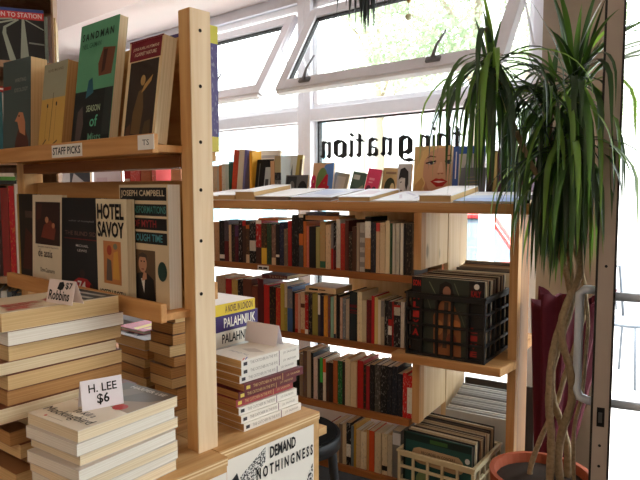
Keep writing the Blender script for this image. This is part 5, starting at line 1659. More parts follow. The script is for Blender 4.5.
face = [('rect', 0, 0, 1, 1, C(206, 172, 116)), ('poly', [(0.0, 0.30), (0.10, 0.62), (0.25, 0.9), (0.5, 1.0), (1, 1), (1, 0.6), (0.2, 0.2)], BLONDE),
        ('poly', [(0.27, 0.70), (0.40, 0.88), (0.66, 0.96), (0.94, 0.95), (1.0, 0.80), (1.0, 0.22), (0.90, 0.12), (0.74, 0.07), (0.54, 0.09), (0.38, 0.24), (0.26, 0.44)], SK),
        ('poly', [(0.27, 0.70), (0.44, 0.92), (0.84, 1.0), (0.40, 1.0), (0.20, 0.90)], BLONDE), ('poly', [(0.0, 0.12), (0.12, 0.18), (0.24, 0.46), (0.28, 0.70), (0.14, 0.70), (0.0, 0.46)], BLONDE), ('poly', [(0.0, 0.08), (0.20, 0.14), (0.31, 0.32), (0.23, 0.42), (0.05, 0.28)], BLOND2),
        ('poly', [(0.35, 0.36), (0.40, 0.23), (0.54, 0.09), (0.60, 0.02), (0.40, 0.02), (0.30, 0.22)], SK2),
        ('poly', [(0.32, 0.765), (0.44, 0.825), (0.60, 0.80), (0.58, 0.785), (0.45, 0.80)], C(96, 62, 44)), ('poly', [(0.84, 0.80), (0.94, 0.83), (1.0, 0.815), (1.0, 0.795), (0.94, 0.808)], C(96, 62, 44)),
        ('poly', [(0.33, 0.675), (0.44, 0.74), (0.60, 0.70), (0.59, 0.675), (0.46, 0.645)], C(160, 116, 104)), ('poly', [(0.36, 0.678), (0.45, 0.715), (0.57, 0.69), (0.46, 0.655)], EYEC), ('disc', 0.475, 0.688, 0.045, 0.032, C(44, 50, 58)), ('line', (0.32, 0.682), (0.60, 0.720), 0.026, LASH),
        ('poly', [(0.83, 0.70), (0.92, 0.735), (1.0, 0.71), (1.0, 0.665), (0.9, 0.655)], C(160, 116, 104)), ('poly', [(0.86, 0.69), (0.93, 0.712), (1.0, 0.69), (1.0, 0.67), (0.92, 0.662)], EYEC), ('disc', 0.935, 0.69, 0.042, 0.030, C(44, 50, 58)), ('line', (0.83, 0.712), (1.0, 0.728), 0.026, LASH),
        ('poly', [(0.64, 0.50), (0.71, 0.70), (0.76, 0.70), (0.81, 0.51), (0.77, 0.475), (0.69, 0.475)], C(218, 170, 138)), ('line', (0.64, 0.49), (0.81, 0.495), 0.024, SK2), ('disc', 0.685, 0.482, 0.018, 0.010, C(130, 76, 62)), ('disc', 0.772, 0.484, 0.018, 0.010, C(130, 76, 62)),
        ('poly', [(0.47, 0.345), (0.62, 0.405), (0.70, 0.39), (0.78, 0.40), (0.93, 0.345), (0.80, 0.255), (0.64, 0.245)], C(178, 36, 28)), ('poly', [(0.55, 0.345), (0.70, 0.355), (0.86, 0.345), (0.70, 0.318)], C(230, 214, 204))]
top_face(412.3, 449.5, 146.5, 0.395, 0.020, SK, 'large face-out book with a close-up of a blonde woman with red lips', face, lean=6)
top_face(447.5, 483, 146.5, 0.458, 0.014, C(40, 84, 160), 'blue face-out book with inset photographs, right of the blonde portrait', [('rect', 0, 0, 1, 1, C(40, 84, 160)), ('rect', 0.28, 0.04, 0.70, 0.86, C(176, 180, 180)), ('rect', 0.72, 0.3, 0.98, 0.88, C(150, 140, 120)), ('poly', [(0.3, 0.4), (0.5, 0.7), (0.68, 0.5), (0.68, 0.3)], C(120, 130, 140)), ('line', (0.2, 0.4), (0.2, 0.9), 0.03, C(206, 214, 230))], lean=5)
top_face(458, 484, 168, 0.36, 0.010, C(96, 98, 104), 'slate-grey face-out book with faint gold script', [('line', (0.3, 0.6), (0.75, 0.62), 0.02, C(150, 130, 100)), ('line', (0.35, 0.5), (0.7, 0.52), 0.02, C(150, 130, 100)), ('line', (0.3, 0.7), (0.6, 0.72), 0.02, C(140, 124, 100))], lean=8)
for (p0, p1, pt, c, lb) in ((486, 492, 150, (60, 44, 36), 'dark brown spine behind the hanging leaves'), (492.3, 497, 152, (190, 170, 110), 'straw-coloured spine behind the hanging leaves'), (497.3, 502, 148, (96, 60, 74), 'plum spine behind the hanging leaves'), (502.3, 508, 147, (50, 74, 56), 'bottle-green spine behind the hanging leaves'),
                            (508.3, 514, 149, (70, 110, 120), 'blue-green spine behind the hanging leaves'), (514.3, 519, 146, (150, 146, 110), 'khaki spine behind the hanging leaves'), (519.3, 526, 145, (160, 84, 110), 'rose-purple spine behind the hanging leaves'), (526.3, 530, 148, (90, 70, 84), 'dark mauve spine at the right end behind the leaves')):
    top_spine(p0, p1, pt, c, None, lb, 0.36)
# seen through the gap of the rack: more books at the far end of the top
GG = 'books seen through the gap of the rack'
for (p0, p1, pt, c, bands, lb) in ((124, 130, 166, (190, 50, 46), [(0, 0.3, RED, None), (0.3, 0.6, WHITE, None), (0.6, 1, RED, None)], 'red and white spine seen through the rack gap'), (130.5, 140, 165, (206, 84, 76), [(0, 1, (206, 84, 76), WHITE)], 'pale red spine seen through the rack gap'),
                                   (141, 151, 166, (176, 104, 64), [(0, 1, (176, 104, 64), BROWN)], 'orange-brown spine seen through the rack gap'), (152, 156, 167, (206, 70, 70), [(0, 1, (214, 110, 100), WHITE)], 'salmon spine seen through the rack gap'), (171, 181, 166, (206, 150, 110), [(0, 1, (206, 150, 110), None)], 'tan spine seen through the rack gap beside the near post')):
    a0, _ = hit(S, p0, 178, 0.345)
    a1, _ = hit(S, p1, 178, 0.345)
    h = hit(S, (p0 + p1) / 2, pt, 0.345)[1] - ZA
    book(S.mat(a0, 0.345, ZA + 0.0005), a1 - a0 - 0.001, 0.14, h, P(c), lb, spine=[(f0, f1, P(k, i)) for f0, f1, k, i in bands], group=GG)
a0, _ = hit(S, 94, 178, 0.36)
a1, _ = hit(S, 121, 178, 0.36)
book(S.mat(a0, 0.36, ZA + 0.0005) @ Matrix.Rotation(-math.pi / 2, 4, 'Z') @ Matrix.Translation((-0.014, 0, 0)), 0.014, a1 - a0, 0.165, C(236, 226, 230), 'whitish face-out book seen through the rack gap', group=GG, front_art=[('rect', 0.1, 0.2, 0.5, 0.7, C(226, 206, 214))])
a0, _ = hit(S, 70, 178, 0.345)
a1, _ = hit(S, 90, 178, 0.345)
book(S.mat(a0, 0.345, ZA + 0.0005) @ Matrix.Rotation(-math.pi / 2, 4, 'Z') @ Matrix.Translation((-0.014, 0, 0)), 0.014, a1 - a0, 0.16, C(66, 66, 70), 'black and white face-out book at the left of the rack gap', group=GG, front_art=[('poly', [(0, 0.3), (0.6, 0), (1, 0), (1, 0.4), (0.2, 0.9)], C(196, 190, 186)), ('poly', [(0.3, 0.4), (0.7, 0.1), (0.8, 0.4)], CK)])

# ================================================================== CRATES OF RECORDS


def crate(name, label, M, w, d, h, m, nv, nh, floor_m=None):
    """open-topped plastic crate with grid sides; origin at its front left foot"""
    t = thing(name, label, 'crate', M)
    e, b = 0.011, 0.005

    def side(x0, y0, x1, y1):
        q = MB()
        dx, dy = x1 - x0, y1 - y0
        L_ = math.hypot(dx, dy)
        Q = Matrix.Translation((x0, y0, 0)) @ Matrix.Rotation(math.atan2(dy, dx), 4, 'Z')
        for k in range(nh + 1):
            z = (h - e) * k / nh
            hh = e if k in (0,) else (0.020 if k == nh else 0.009)
            q.box(0, -b, z if k < nh else h - hh, L_, b, (z + hh) if k < nh else h, m, Q)
        for k in range(nv + 1):
            x = (L_ - e) * k / nv
            ww = e if k in (0, nv) else 0.009
            q.box(x, -b, e, x + ww, b, h - 0.02, m, Q)
        return q.build('side_panel', t, bevel=0.0015)

    side(0, 0.006, w, 0.006)
    side(w, d - 0.006, 0, d - 0.006)
    side(0.006, d, 0.006, 0)
    side(w - 0.006, 0, w - 0.006, d)
    q = MB()
    for k in range(7):
        q.box(0.005, 0.008 + (d - 0.028) * k / 6, 0.001, w - 0.005, 0.020 + (d - 0.028) * k / 6, 0.006, m)
    for k in range(7):
        q.box(0.008 + (w - 0.028) * k / 6, 0.005, 0.0012, 0.020 + (w - 0.028) * k / 6, d - 0.005, 0.0055, m)
    q.build('base_panel', t)
    r = MB()
    for (x0, y0, x1, y1) in ((-0.003, -0.003, w + 0.003, 0.003), (-0.003, d - 0.003, w + 0.003, d + 0.003), (-0.003, 0.003, 0.003, d - 0.003), (w - 0.003, 0.003, w + 0.003, d - 0.003)):
        r.box(x0, y0, h - 0.006, x1, y1, h + 0.002, m)
    r.build('rim', t, bevel=0.001)
    return t


def crate_matrix(p, deg, z):
    M = Matrix.Rotation(math.radians(deg), 4, 'Z')
    M.translation = Vector((p.x, p.y, z))
    return M


def sleeve(M, w, h, t, cover, label, group, items=None, title=None, edge=None):
    r = thing('record_sleeve', label, 'record', M, group)
    q = MB()
    q.box(0, 0, 0, w, t, h, cover)
    if edge:
        q.box(0.0005, 0.0005, h - 0.0002, w - 0.0005, t - 0.0005, h + 0.0003, edge)
    o = q.build('sleeve', r)
    if items:
        a = MB()
        art(a, items, lambda u, v, g: (u * w, -g, v * h))
        a.build('cover_picture', o)
    if title:
        a = MB()
        art(a, title, lambda u, v, g: (u * w, -g, v * h), 0.0020)
        a.build('title_lettering', o)
    return r


rnd = random.Random(8)
SLEEVES = [(120, 96, 74), (206, 190, 160), (70, 56, 50), (176, 150, 116), (40, 38, 40), (222, 210, 186), (150, 110, 80), (96, 84, 76), (190, 170, 140), (56, 44, 40)]
SNAME = ['umber', 'ivory', 'dark brown', 'buff', 'black', 'off-white', 'rust', 'taupe', 'sand', 'sepia']

# black crate on the jutting shelf
CB = mat((24, 23, 25), 0.45, 0.1)
p0 = S.at(0.046, -0.048)
CBM = crate_matrix(p0, -33.0, ZC + 0.0004)
CW_, CD_, CH_ = 0.284, 0.270, 0.218
crate('record_crate', 'black plastic grid crate of records on the jutting shelf', CBM, CW_, CD_, CH_, CB, 5, 4)
LPW, LPH = 0.258, 0.262
lpart = [('rect', 0, 0, 1, 1, C(50, 56, 48)), ('rect', 0.0, 0, 0.14, 1, C(26, 24, 24)), ('rect', 0.80, 0, 1.0, 1, C(26, 24, 24)),
         ('line', (0.25, 0.95), (0.40, 0.70), 0.012, C(110, 116, 90)), ('line', (0.60, 0.95), (0.70, 0.72), 0.012, C(100, 106, 84)), ('line', (0.2, 0.8), (0.3, 0.55), 0.012, C(90, 96, 76)), ('line', (0.68, 0.6), (0.76, 0.4), 0.012, C(90, 96, 76)),
         ('poly', [(0.38, 0.62), (0.40, 0.92), (0.48, 0.97), (0.56, 0.94), (0.60, 0.80), (0.60, 0.58)], C(28, 22, 20)), ('disc', 0.50, 0.83, 0.055, 0.075, C(150, 104, 80)),
         ('poly', [(0.34, 0.0), (0.32, 0.5), (0.42, 0.70), (0.50, 0.74), (0.60, 0.68), (0.70, 0.46), (0.72, 0.0)], C(150, 92, 54)), ('poly', [(0.47, 0.70), (0.53, 0.70), (0.52, 0.1), (0.46, 0.1)], C(60, 44, 34)),
         ('disc', 0.62, 0.42, 0.08, 0.06, C(196, 120, 66)), ('disc', 0.40, 0.36, 0.06, 0.10, C(190, 130, 76)), ('disc', 0.58, 0.22, 0.07, 0.08, C(120, 60, 40)), ('disc', 0.40, 0.16, 0.06, 0.06, C(110, 70, 50)), ('disc', 0.90, 0.93, 0.036, 0.036, CW)]
lpt = [('text', 'SON', 0.02, 0.88, 0.13, 0.96, 0.03, C(190, 40, 36)), ('text', 'KALY', 0.83, 0.80, 0.96, 0.88, 0.03, C(170, 40, 36))] + [('text', ch, 0.03, 0.70 - k * 0.12, 0.12, 0.79 - k * 0.12, 0.04, C(190, 40, 36)) for k, ch in enumerate('ALIXA')] + [('text', ch, 0.84, 0.34 - k * 0.1, 0.93, 0.41 - k * 0.1, 0.04, C(160, 40, 36)) for k, ch in enumerate('LIVE')]
for k in range(16):
    M = CBM @ Matrix.Translation((0.013 + rnd.uniform(-0.001, 0.002), 0.016 + k * 0.0145, 0.0075)) @ Matrix.Rotation(math.radians(-2.0 - 0.2 * k), 4, 'X')
    c = SLEEVES[k % 10]
    if k == 0:
        sleeve(M, LPW, LPH, 0.004, C(40, 40, 38), 'front record in the black crate, long-haired figure in a patterned robe', 'records in the black crate', lpart, lpt)
    else:
        sleeve(M, LPW - rnd.uniform(0, 0.003), LPH + rnd.uniform(-0.004, 0.002) - 0.0001 * k, 0.0035, mat(c, 0.6, 0.1), '%s record sleeve, %s behind the robed figure in the black crate' % (SNAME[k % 10], ordinal(k)), 'records in the black crate', edge=mat(SLEEVES[(k + 3) % 10], 0.8, 0.1))
# records standing behind the black crate
for k in range(9):
    c = SLEEVES[(k * 3 + 1) % 10]
    M = S.mat(0.098 + rnd.uniform(0, 0.01), 0.265 + k * 0.018, ZC + 0.001) @ Matrix.Rotation(math.radians(-4 if k < 8 else -2), 4, 'X')
    if k * 0.018 + 0.265 > 0.30 or True:
        pass
    sleeve(M, 0.236, 0.262 + 0.003 * k, 0.005, mat(c, 0.6, 0.1), '%s sleeve, %s in the row behind the black crate' % (SNAME[(k * 3 + 1) % 10], ordinal(k + 1)), 'records behind the black crate', edge=mat(SLEEVES[(k + 5) % 10], 0.8, 0.1))
bx_ = bx('shelf_extension', bc, 0.0845, 0.3002, ZC - 0.030, AR - 0.001, 0.50, ZC, PINE)

# white crate below it
CWHT = mat((206, 190, 154), 0.5, 0.05)
ZR = 0.49
pf = atz(474.5, 470, ZR)
dr = Vector((math.cos(math.radians(-35)), math.sin(math.radians(-35)), 0))
pl = pf - dr * 0.282
CWM = crate_matrix(pl, -35.0, ZG + 0.0004)
crate('record_crate', 'cream plastic grid crate of records at the foot of the bookcase', CWM, 0.282, 0.262, ZR - ZG, CWHT, 5, 4)
olym = [('rect', 0, 0, 1, 1, C(30, 72, 70)), ('rect', 0.0, 0.0, 0.035, 1, C(16, 30, 30)), ('rect', 0.03, 0.90, 1, 0.985, C(20, 40, 40)), ('rect', 0.40, 0.91, 0.66, 0.96, C(60, 96, 50)),
        ('poly', [(0.12, 0.72), (0.16, 0.80), (0.24, 0.83), (0.82, 0.82), (0.88, 0.77), (0.92, 0.68), (0.86, 0.62), (0.76, 0.60), (0.26, 0.62), (0.16, 0.65)], C(176, 146, 112)),
        ('disc', 0.30, 0.40, 0.10, 0.12, C(110, 130, 90)), ('disc', 0.62, 0.36, 0.12, 0.12, C(120, 126, 70)), ('disc', 0.30, 0.22, 0.12, 0.10, C(60, 70, 50)), ('disc', 0.62, 0.18, 0.10, 0.10, C(160, 130, 90)), ('disc', 0.945, 0.80, 0.034, 0.036, C(210, 214, 216))]
olt = [('text', 'Piaf at the Olympia', 0.18, 0.655, 0.86, 0.735, 0.02, C(36, 40, 36)), ('text', 'RECORDED IN CONCERT', 0.28, 0.755, 0.78, 0.79, 0.006, C(60, 56, 46))]
for k in range(23):
    yy = 0.016 + k * 0.0101
    M = CWM @ Matrix.Translation((0.014 + rnd.uniform(-0.002, 0.003), yy, 0.0075)) @ Matrix.Rotation(math.radians(-1.5), 4, 'X')
    if k == 0:
        sleeve(M, 0.250, 0.272, 0.004, C(30, 60, 58), 'front record in the cream crate, green with a scrolled title panel', 'records in the cream crate', olym, olt)
    else:
        c = SLEEVES[(k * 7) % 10]
        sleeve(M, 0.250 - rnd.uniform(0, 0.003), 0.272 + rnd.uniform(-0.006, 0.0), 0.0038, mat(c, 0.6, 0.1), '%s sleeve, %s behind the green one in the cream crate' % (SNAME[(k * 7) % 10], ordinal(k)), 'records in the cream crate', edge=mat(SLEEVES[(k * 7 + 5) % 10], 0.8, 0.1))
# whitish records behind
for k in range(14):
    c = [(206, 206, 206), (176, 176, 176), (226, 224, 220), (130, 128, 126), (190, 190, 192)][k % 5]
    nm = ['pale grey', 'mid grey', 'white', 'dark grey', 'silver-grey'][k % 5]
    M = S.mat(0.096 + rnd.uniform(0, 0.006), 0.215 + k * 0.0155, ZG + 0.001) @ Matrix.Rotation(math.radians(-2), 4, 'X')
    sleeve(M, 0.236, 0.282 + 0.0035 * k, 0.005, mat(c, 0.45, 0.08), '%s sleeve, %s in the row behind the cream crate' % (nm, ordinal(k + 1)), 'whitish records behind the cream crate')

# ================================================================== STOOL
ST_M = mat((52, 54, 57), 0.5, 0.1, metal=0.3)
stz = 0.655
so = atz(292, 430, stz)
stool = thing('stool', 'grey metal stool with round black seat in front of the lowest tier', 'stool', Matrix.Translation((so.x, so.y, 0)))
q = MB()
q.lathe([(0.01, stz - 0.012), (0.138, stz - 0.012), (0.143, stz - 0.004), (0.138, stz + 0.004), (0.01, stz + 0.006)], mat((20, 19, 19), 0.85, 0.1, spec=0.1), 32)
q.build('seat', stool, smooth=True)
q = MB()
q.lathe([(0.140, stz - 0.045), (0.152, stz - 0.045), (0.152, stz - 0.006), (0.146, stz - 0.002), (0.140, stz - 0.012)], ST_M, 32, cap=False)
q.build('seat_ring', stool, smooth=True)
for k in range(4):
    a = math.radians(45 + 90 * k - 20)
    q = MB()
    q.tube([(0.13 * math.cos(a), 0.13 * math.sin(a), stz - 0.02), (0.165 * math.cos(a), 0.165 * math.sin(a), 0.30), (0.20 * math.cos(a), 0.20 * math.sin(a), 0.0)], [0.016, 0.014, 0.012], ST_M, 8)
    q.build('leg', stool, smooth=True)
q = MB()
q.lathe([(0.168, 0.25), (0.180, 0.25), (0.180, 0.262), (0.168, 0.262), (0.168, 0.25)], ST_M, 28, cap=False)
q.build('footrest_ring', stool)

# ================================================================== UMBRELLA, PLANT
UMB = mat((88, 16, 34), 0.75, 0.15, 10)
ud = 2.05


def atd(px, py, dist):
    d = ray(px, py)
    s = dist / d.y
    return Vector((d.x * s, dist, EYE + d.z * s))


um = thing('umbrella', 'folded maroon parasol leaning against the plaster column behind the plant', 'umbrella')
foot = atd(538, 600, ud + 0.01)
foot.z = 0.03
top = atd(566, 268, ud + 0.02)
ax = (top - foot)
q = MB()
q.tube([foot, foot + ax * 0.88], 0.012, mat((150, 140, 130), 0.4, 0.05, metal=0.5), 10)
q.build('pole', um, smooth=True)
side = Vector((1, 0.05, 0)).normalized()
fwd = ax.normalized().cross(side).normalized()
q = MB()
vs, fs = [], []
NS, NR = 22, 64
for i in range(NS + 1):
    f = i / NS
    c = foot + ax * (0.05 + 0.86 * f)
    r = 0.020 + 0.090 * (f ** 1.1)
    for k in range(NR):
        t = 2 * math.pi * k / NR
        pleat = 1 + 0.22 * math.cos(8 * t + 1.4 * f) + 0.05 * math.cos(19 * t + 3 * f)
        hem = (0.012 * math.cos(8 * t + 1.4) + 0.02 * math.cos(3 * t)) if i == NS else 0.0
        hem *= 1.0
        xx, yy = math.cos(t) * r * pleat, math.sin(t) * r * pleat * 0.5
        xx *= 0.84 if math.cos(t) < 0 else 1.0
        if math.cos(t) > 0:
            xx *= 1 + 0.30 * f
        vs.append(c + side * xx + fwd * yy + ax.normalized() * hem)
for i in range(NS):
    for k in range(NR):
        a, b = i * NR + k, i * NR + (k + 1) % NR
        fs.append((a, b, b + NR, a + NR))
q.mesh(vs, fs, UMB)
cn = q.build('canopy', um, smooth=True)
cn.modifiers.new('thickness', 'SOLIDIFY').thickness = 0.002
q = MB()
c = foot + ax * 0.30
rr = [c + side * math.cos(t * math.pi / 12) * 0.098 + fwd * math.sin(t * math.pi / 12) * 0.064 for t in range(25)]
q.tube(rr, 0.006, mat((60, 12, 24), 0.8, 0.1), 6, cap=False)
q.build('strap', um, smooth=True)

# dracaena in a terracotta pot
TERRA = mat((168, 84, 56), 0.8, 0.15, 12)
PD = 1.80
pc = atd(541, 472, PD)
plinth = thing('plant_stand', 'low dark wooden stand under the terracotta pot', 'plant stand', Matrix.Translation((pc.x, pc.y, 0)))
bx('top', plinth, -0.10, -0.10, 0.26, 0.10, 0.10, 0.29, PINE_DARK)
for sx in (-1, 1):
    for sy in (-1, 1):
        bx('leg', plinth, sx * 0.08 - 0.015, sy * 0.08 - 0.015, 0, sx * 0.08 + 0.015, sy * 0.08 + 0.015, 0.26, PINE_DARK)
plant = thing('potted_plant', 'tall dragon tree with braided trunks and drooping leaves in a terracotta pot', 'plant', Matrix.Translation((pc.x, pc.y, 0)))
PZ = pc.z
q = MB()
q.lathe([(0.02, 0.291), (0.095, 0.291), (0.128, PZ - 0.05), (0.145, PZ - 0.05), (0.150, PZ), (0.136, PZ), (0.130, PZ - 0.03), (0.02, PZ - 0.035)], TERRA, 36)
q.build('pot', plant, smooth=False)
q = MB()
q.lathe([(0.13, PZ - 0.034), (0.13, PZ - 0.028), (0.06, PZ - 0.022), (0.01, PZ - 0.02)], mat((50, 38, 30), 0.95, 0.3, 60), 24)
q.build('soil', plant)
inv = Matrix.Translation((-pc.x, -pc.y, 0))
TRUNK = mat((150, 128, 98), 0.9, 0.55, 90, bump=0.8)


def trunk(pix, r0, r1):
    pts = [inv @ atd(px, py, PD + dz) for px, py, dz in pix]
    # smooth the polyline
    out = []
    for i in range(len(pts) - 1):
        p_, a, b, n_ = pts[max(i - 1, 0)], pts[i], pts[i + 1], pts[min(i + 2, len(pts) - 1)]
        for k in range(5):
            t = k / 5
            out.append(0.5 * ((2 * a) + (b - p_) * t + (2 * p_ - 5 * a + 4 * b - n_) * t * t + (3 * a - p_ - 3 * b + n_) * t ** 3))
    out.append(pts[-1])
    n = len(out)
    rad = [(r0 + (r1 - r0) * i / (n - 1)) * (1 + 0.07 * math.sin(i * 2.1)) for i in range(n)]
    q = MB()
    q.tube(out, rad, TRUNK, 10)
    return q.build('trunk', plant, smooth=True)


trunk([(549, 492, -0.02), (551, 455, -0.025), (551, 430, -0.03), (549, 405, -0.035), (551, 365, -0.03), (557, 335, -0.01), (567, 306, 0.015), (572, 280, 0.02), (565, 240, 0.0), (545, 190, -0.02), (528, 158, -0.02), (508, 110, 0.0), (494, 62, 0.0)], 0.0122, 0.007)
trunk([(562, 492, -0.01), (558, 460, -0.01), (562, 432, 0.0), (572, 400, -0.01), (570, 370, -0.03), (563, 345, -0.035), (562, 320, -0.03), (570, 296, -0.015), (580, 272, -0.01), (578, 235, 0.01), (573, 180, 0.03), (570, 140, 0.0)], 0.0128, 0.009)
trunk([(566, 492, 0.02), (568, 455, 0.03), (562, 425, 0.03), (553, 400, 0.02), (552, 370, 0.01), (562, 335, 0.03), (571, 306, 0.03), (568, 280, -0.02), (560, 250, -0.01), (562, 200, 0.02), (576, 140, 0.05), (580, 85, 0.03)], 0.0120, 0.008)
trunk([(532, 494, 0.03), (530, 470, 0.035), (541, 438, 0.04), (556, 405, 0.05), (566, 372, 0.04), (577, 340, 0.03), (585, 305, 0.03), (583, 278, 0.02), (566, 220, 0.05), (552, 150, 0.04), (551, 100, 0.03)], 0.0085, 0.006)
trunk([(574, 492, -0.02), (574, 430, -0.01), (582, 395, 0.0), (586, 350, 0.0), (588, 320, 0.01), (584, 285, 0.02), (577, 255, 0.03)], 0.0060, 0.005)
LEAF1 = leaf_mat((34, 54, 28), (60, 92, 36), 0.25, scale=6)
LEAF2 = leaf_mat((50, 80, 38), (100, 140, 48), 0.30, scale=6)
LEAF3 = leaf_mat((96, 126, 56), (150, 190, 70), 0.40, scale=6)
DRY = leaf_mat((150, 110, 60), (170, 130, 70), 0.2, scale=6)


def crown(center, n, seed, ln=(0.28, 0.50), up=(0.1, 1.35), droop=(2.2, 4.2), az=None, width=0.0078):
    rn = random.Random(seed)
    q = MB()
    c0 = inv @ center
    for k in range(n):
        a = rn.uniform(0, 2 * math.pi) if az is None else rn.uniform(*az)
        e = rn.uniform(*up)
        Ln = rn.uniform(*ln)
        dr_ = rn.uniform(*droop)
        if e > 1.15:
            dr_ *= 0.35
        w0 = width * rn.uniform(0.7, 1.25)
        m = rn.choices((LEAF1, LEAF2, LEAF3, DRY), (0.49, 0.35, 0.16, 0.0))[0]
        p = c0 + Vector((rn.uniform(-.012, .012), rn.uniform(-.012, .012), rn.uniform(-.05, .02)))
        hd = Vector((math.cos(a), math.sin(a), 0))
        sd = Vector((-math.sin(a), math.cos(a), 0))
        tw = rn.uniform(-0.4, 0.4)
        NSEG = 11
        vs = []
        for i in range(NSEG + 1):
            f = i / NSEG
            w = w0 * (0.55 + 1.2 * f if f < 0.3 else 1.0) * (1 - max(0, (f - 0.45) / 0.55) ** 1.6)
            th = e - dr_ * (f ** 1.35) * Ln / 0.42
            th = max(th, -1.50 + 0.04 * math.sin(k))
            dv = hd * math.cos(th) + Vector((0, 0, math.sin(th)))
            nm = hd * -math.sin(th) + Vector((0, 0, math.cos(th)))
            s2 = sd * math.cos(tw * f) + nm * math.sin(tw * f)
            vs += [p - s2 * w + nm * w * 0.35, p, p + s2 * w + nm * w * 0.35]
            p = p + dv * (Ln / NSEG)
        fs = []
        for i in range(NSEG):
            fs += [(i * 3, i * 3 + 1, i * 3 + 4, i * 3 + 3), (i * 3 + 1, i * 3 + 2, i * 3 + 5, i * 3 + 4)]
        q.mesh(vs, fs, m)
    return q.build('leaf_crown', plant, smooth=True)


crown(atd(490, 58, PD), 24, 3, ln=(0.24, 0.44), up=(-0.5, 0.7), droop=(2.6, 4.2))
crown(atd(490, 58, PD), 46, 23, ln=(0.26, 0.46), up=(-1.25, -0.3), droop=(1.0, 2.6))
crown(atd(490, 58, PD), 7, 33, ln=(0.14, 0.22), up=(1.15, 1.5), droop=(0.8, 2.0))
RIGHT = (1.2, 5.2)
crown(atd(577, 84, PD + 0.03), 30, 4, ln=(0.26, 0.44), up=(-0.3, 1.0), droop=(3.0, 5.0), az=RIGHT)
crown(atd(580, 84, PD + 0.03), 60, 43, ln=(0.30, 0.50), up=(-1.3, -0.3), droop=(1.0, 2.6), az=(0.9, 5.4))
crown(atd(579, 84, PD + 0.03), 9, 41, ln=(0.16, 0.26), up=(0.9, 1.45), droop=(1.0, 2.0))
crown(atd(581, 72, PD + 0.03), 7, 42, ln=(0.26, 0.36), up=(0.55, 0.95), droop=(0.8, 1.8), az=(-0.8, 0.1), width=0.011)
crown(atd(575, 74, PD + 0.03), 14, 44, ln=(0.20, 0.32), up=(0.9, 1.45), droop=(0.6, 1.8))
crown(atd(551, 98, PD + 0.03), 50, 6, ln=(0.24, 0.44), up=(-1.2, 0.8), droop=(1.6, 4.0), az=RIGHT)
crown(atd(551, 98, PD + 0.03), 7, 61, ln=(0.12, 0.22), up=(0.8, 1.45), droop=(1.0, 2.0))
crown(atd(571, 140, PD), 96, 9, ln=(0.26, 0.42), up=(-1.3, 0.5), droop=(1.6, 4.0), az=(0.9, 5.4))
crown(atd(568, 130, PD + 0.02), 70, 12, ln=(0.34, 0.46), up=(-1.4, -0.7), droop=(0.6, 2.0))

# ================================================================== HANGING THINGS AT THE TOP OF THE WINDOW
hp_ = atd(361, -36, 2.9)
hang = thing('hanging_plant', 'dark tips of a plant hanging above the window, top edge of the photo', 'hanging plant', Matrix.Translation(hp_))
q = MB()
q.lathe([(0.02, -0.05), (0.08, -0.05), (0.10, 0.05), (0.02, 0.05)], mat((60, 50, 44), 0.8, 0.1), 20)
q.build('pot', hang, smooth=True)
q = MB()
q.tube([(0, 0, 0.05), (0, 0, CEILING - hp_.z)], 0.003, BLACKPAINT, 6)
q.build('cord', hang)
q = MB()
rn = random.Random(4)
DKLEAF = leaf_mat((30, 34, 30), (40, 50, 36), 0.1)
for k in range(46):
    a = rn.uniform(0, 6.283)
    rr = rn.uniform(0.01, 0.10)
    ln = rn.uniform(0.16, 0.31) * (1.15 if rr < 0.05 else 0.8)
    x, y = math.cos(a) * rr, math.sin(a) * rr
    w = rn.uniform(0.006, 0.011)
    p = [Vector((x, y, 0.0)), Vector((x * 1.25, y * 1.25, -ln * 0.5)), Vector((x * 1.35, y * 1.35, -ln))]
    s = Vector((rn.uniform(-1, 1), rn.uniform(-1, 1), 0)).normalized() * w
    q.mesh([p[0] - s, p[0] + s, p[1] + s, p[1] - s, p[2]], ((0, 1, 2, 3), (3, 2, 4)), DKLEAF)
q.build('foliage', hang)
gb = atd(408.5, 17, 2.9)
ball = thing('glass_ornament', 'small glass ball hanging on a thread before the tilted sash', 'ornament', Matrix.Translation(gb))
q = MB()
q.lathe([(0.002, -0.016)] + [(0.016 * math.sin(t * math.pi / 10), -0.016 * math.cos(t * math.pi / 10)) for t in range(1, 10)] + [(0.002, 0.016)], mat((190, 190, 150), 0.15, 0.05, spec=0.8), 18)
q.build('ball', ball, smooth=True)
q = MB()
q.tube([(0, 0, 0.016), (0, 0, HEAD - gb.z)], 0.001, BLACKPAINT, 5)
q.lathe([(0.004, 0.062), (0.011, 0.072), (0.004, 0.085)], mat((150, 120, 60), 0.4, 0.1, metal=0.6), 10)
q.build('thread', ball)

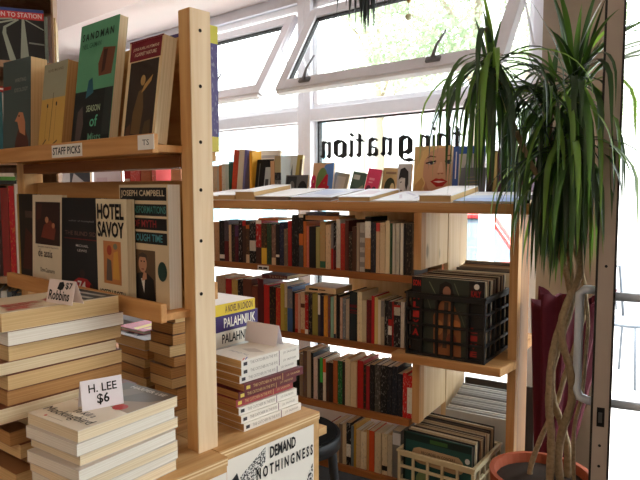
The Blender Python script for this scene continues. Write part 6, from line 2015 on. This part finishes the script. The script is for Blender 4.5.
# ================================================================== LETTERING ON THE SHOP WINDOW (read from the street)
GL = {
    'n': [[(0, .85), (.1, .95), (.1, .12), (.22, 0)], [(.12, .8), (.42, 1), (.5, .88), (.5, .12), (.62, 0)]],
    'o': [[(.12, .88), (.12, .14), (.3, 0), (.52, .14), (.52, .86), (.3, 1), (.12, .86)]],
    'i': [[(0, .85), (.1, .95), (.1, .12), (.22, 0)], [(.02, 1.33), (.17, 1.24)]],
    't': [[(.12, 1.3), (.12, .12), (.28, 0)], [(-.1, .92), (.34, .95)]],
    'a': [[(.05, .85), (.25, 1), (.48, .86), (.48, .1), (.6, 0)], [(.48, .55), (.1, .42), (.1, .12), (.25, 0), (.48, .14)]],
    'g': [[(.12, .88), (.12, .2), (.3, .05), (.5, .2)], [(.12, .88), (.3, 1), (.5, .86), (.5, -.15), (.3, -.36), (.0, -.28)]],
    'h': [[(.1, 1.42), (.1, .12), (.22, 0)], [(.12, .8), (.42, 1), (.5, .86), (.5, .1), (.36, -.16)]],
}
sign = thing('window_lettering', 'black blackletter shop lettering on the window pane, mirrored from inside', 'lettering', W.mat())
NIB = Vector((math.cos(math.radians(38)), math.sin(math.radians(38)))) * 0.145
for ch, pl_, pr in (('n', 321.5, 331.5), ('o', 335, 345.5), ('i', 349.5, 353.5), ('t', 356, 363.5), ('a', 367.5, 378), ('n', 381.5, 392.5), ('g', 400, 414), ('n', 418.5, 429.5), ('i', 431.5, 435.5), ('h', 438, 449), ('t', 452.5, 461)):
    a_l, zl = hit(W, pl_ - 0.8, 156.0, 0.004)
    a_r, zr = hit(W, pr + 0.8, 155.6, 0.004)
    q = MB()
    strokes = GL[ch]
    xs = [p[0] for s in strokes for p in s]
    x0, x1 = min(xs) - 0.08, max(xs) + 0.08
    XH = 0.093
    base = 1.585
    f = lambda p: (a_r - (p[0] - x0) / (x1 - x0) * (a_r - a_l), 0.0035, base + p[1] * XH)
    lyr = 0
    for s in strokes:
        for i in range(len(s) - 1):
            a, b = Vector(s[i]), Vector(s[i + 1])
            pts = [a - NIB, a + NIB, b + NIB, b - NIB]
            k = 0.0035 - 0.00006 * lyr
            lyr += 1
            q.poly([(f(p)[0], k, f(p)[2]) for p in pts], CK)
            e = (b - a).normalized()
            e = Vector((-e.y, e.x)) * 0.055
            q.poly([(f(p)[0], k - 0.00003, f(p)[2]) for p in (a - e, a + e, b + e, b - e)], CK)
    q.build('letter', sign)
st = MB()
a_c, z_c = hit(W, 255, 123, -0.046)
ring = [(a_c + 0.05 * math.cos(t * math.pi / 12), -0.047, z_c + 0.028 * math.sin(t * math.pi / 12)) for t in range(25)]
st.tube(ring, 0.0012, FRAME_WHITE, 5, cap=False)
tag(st.build('window_sticker', None, M=W.mat()), 'faint oval sticker outline on the transom of the left window', 'sticker')
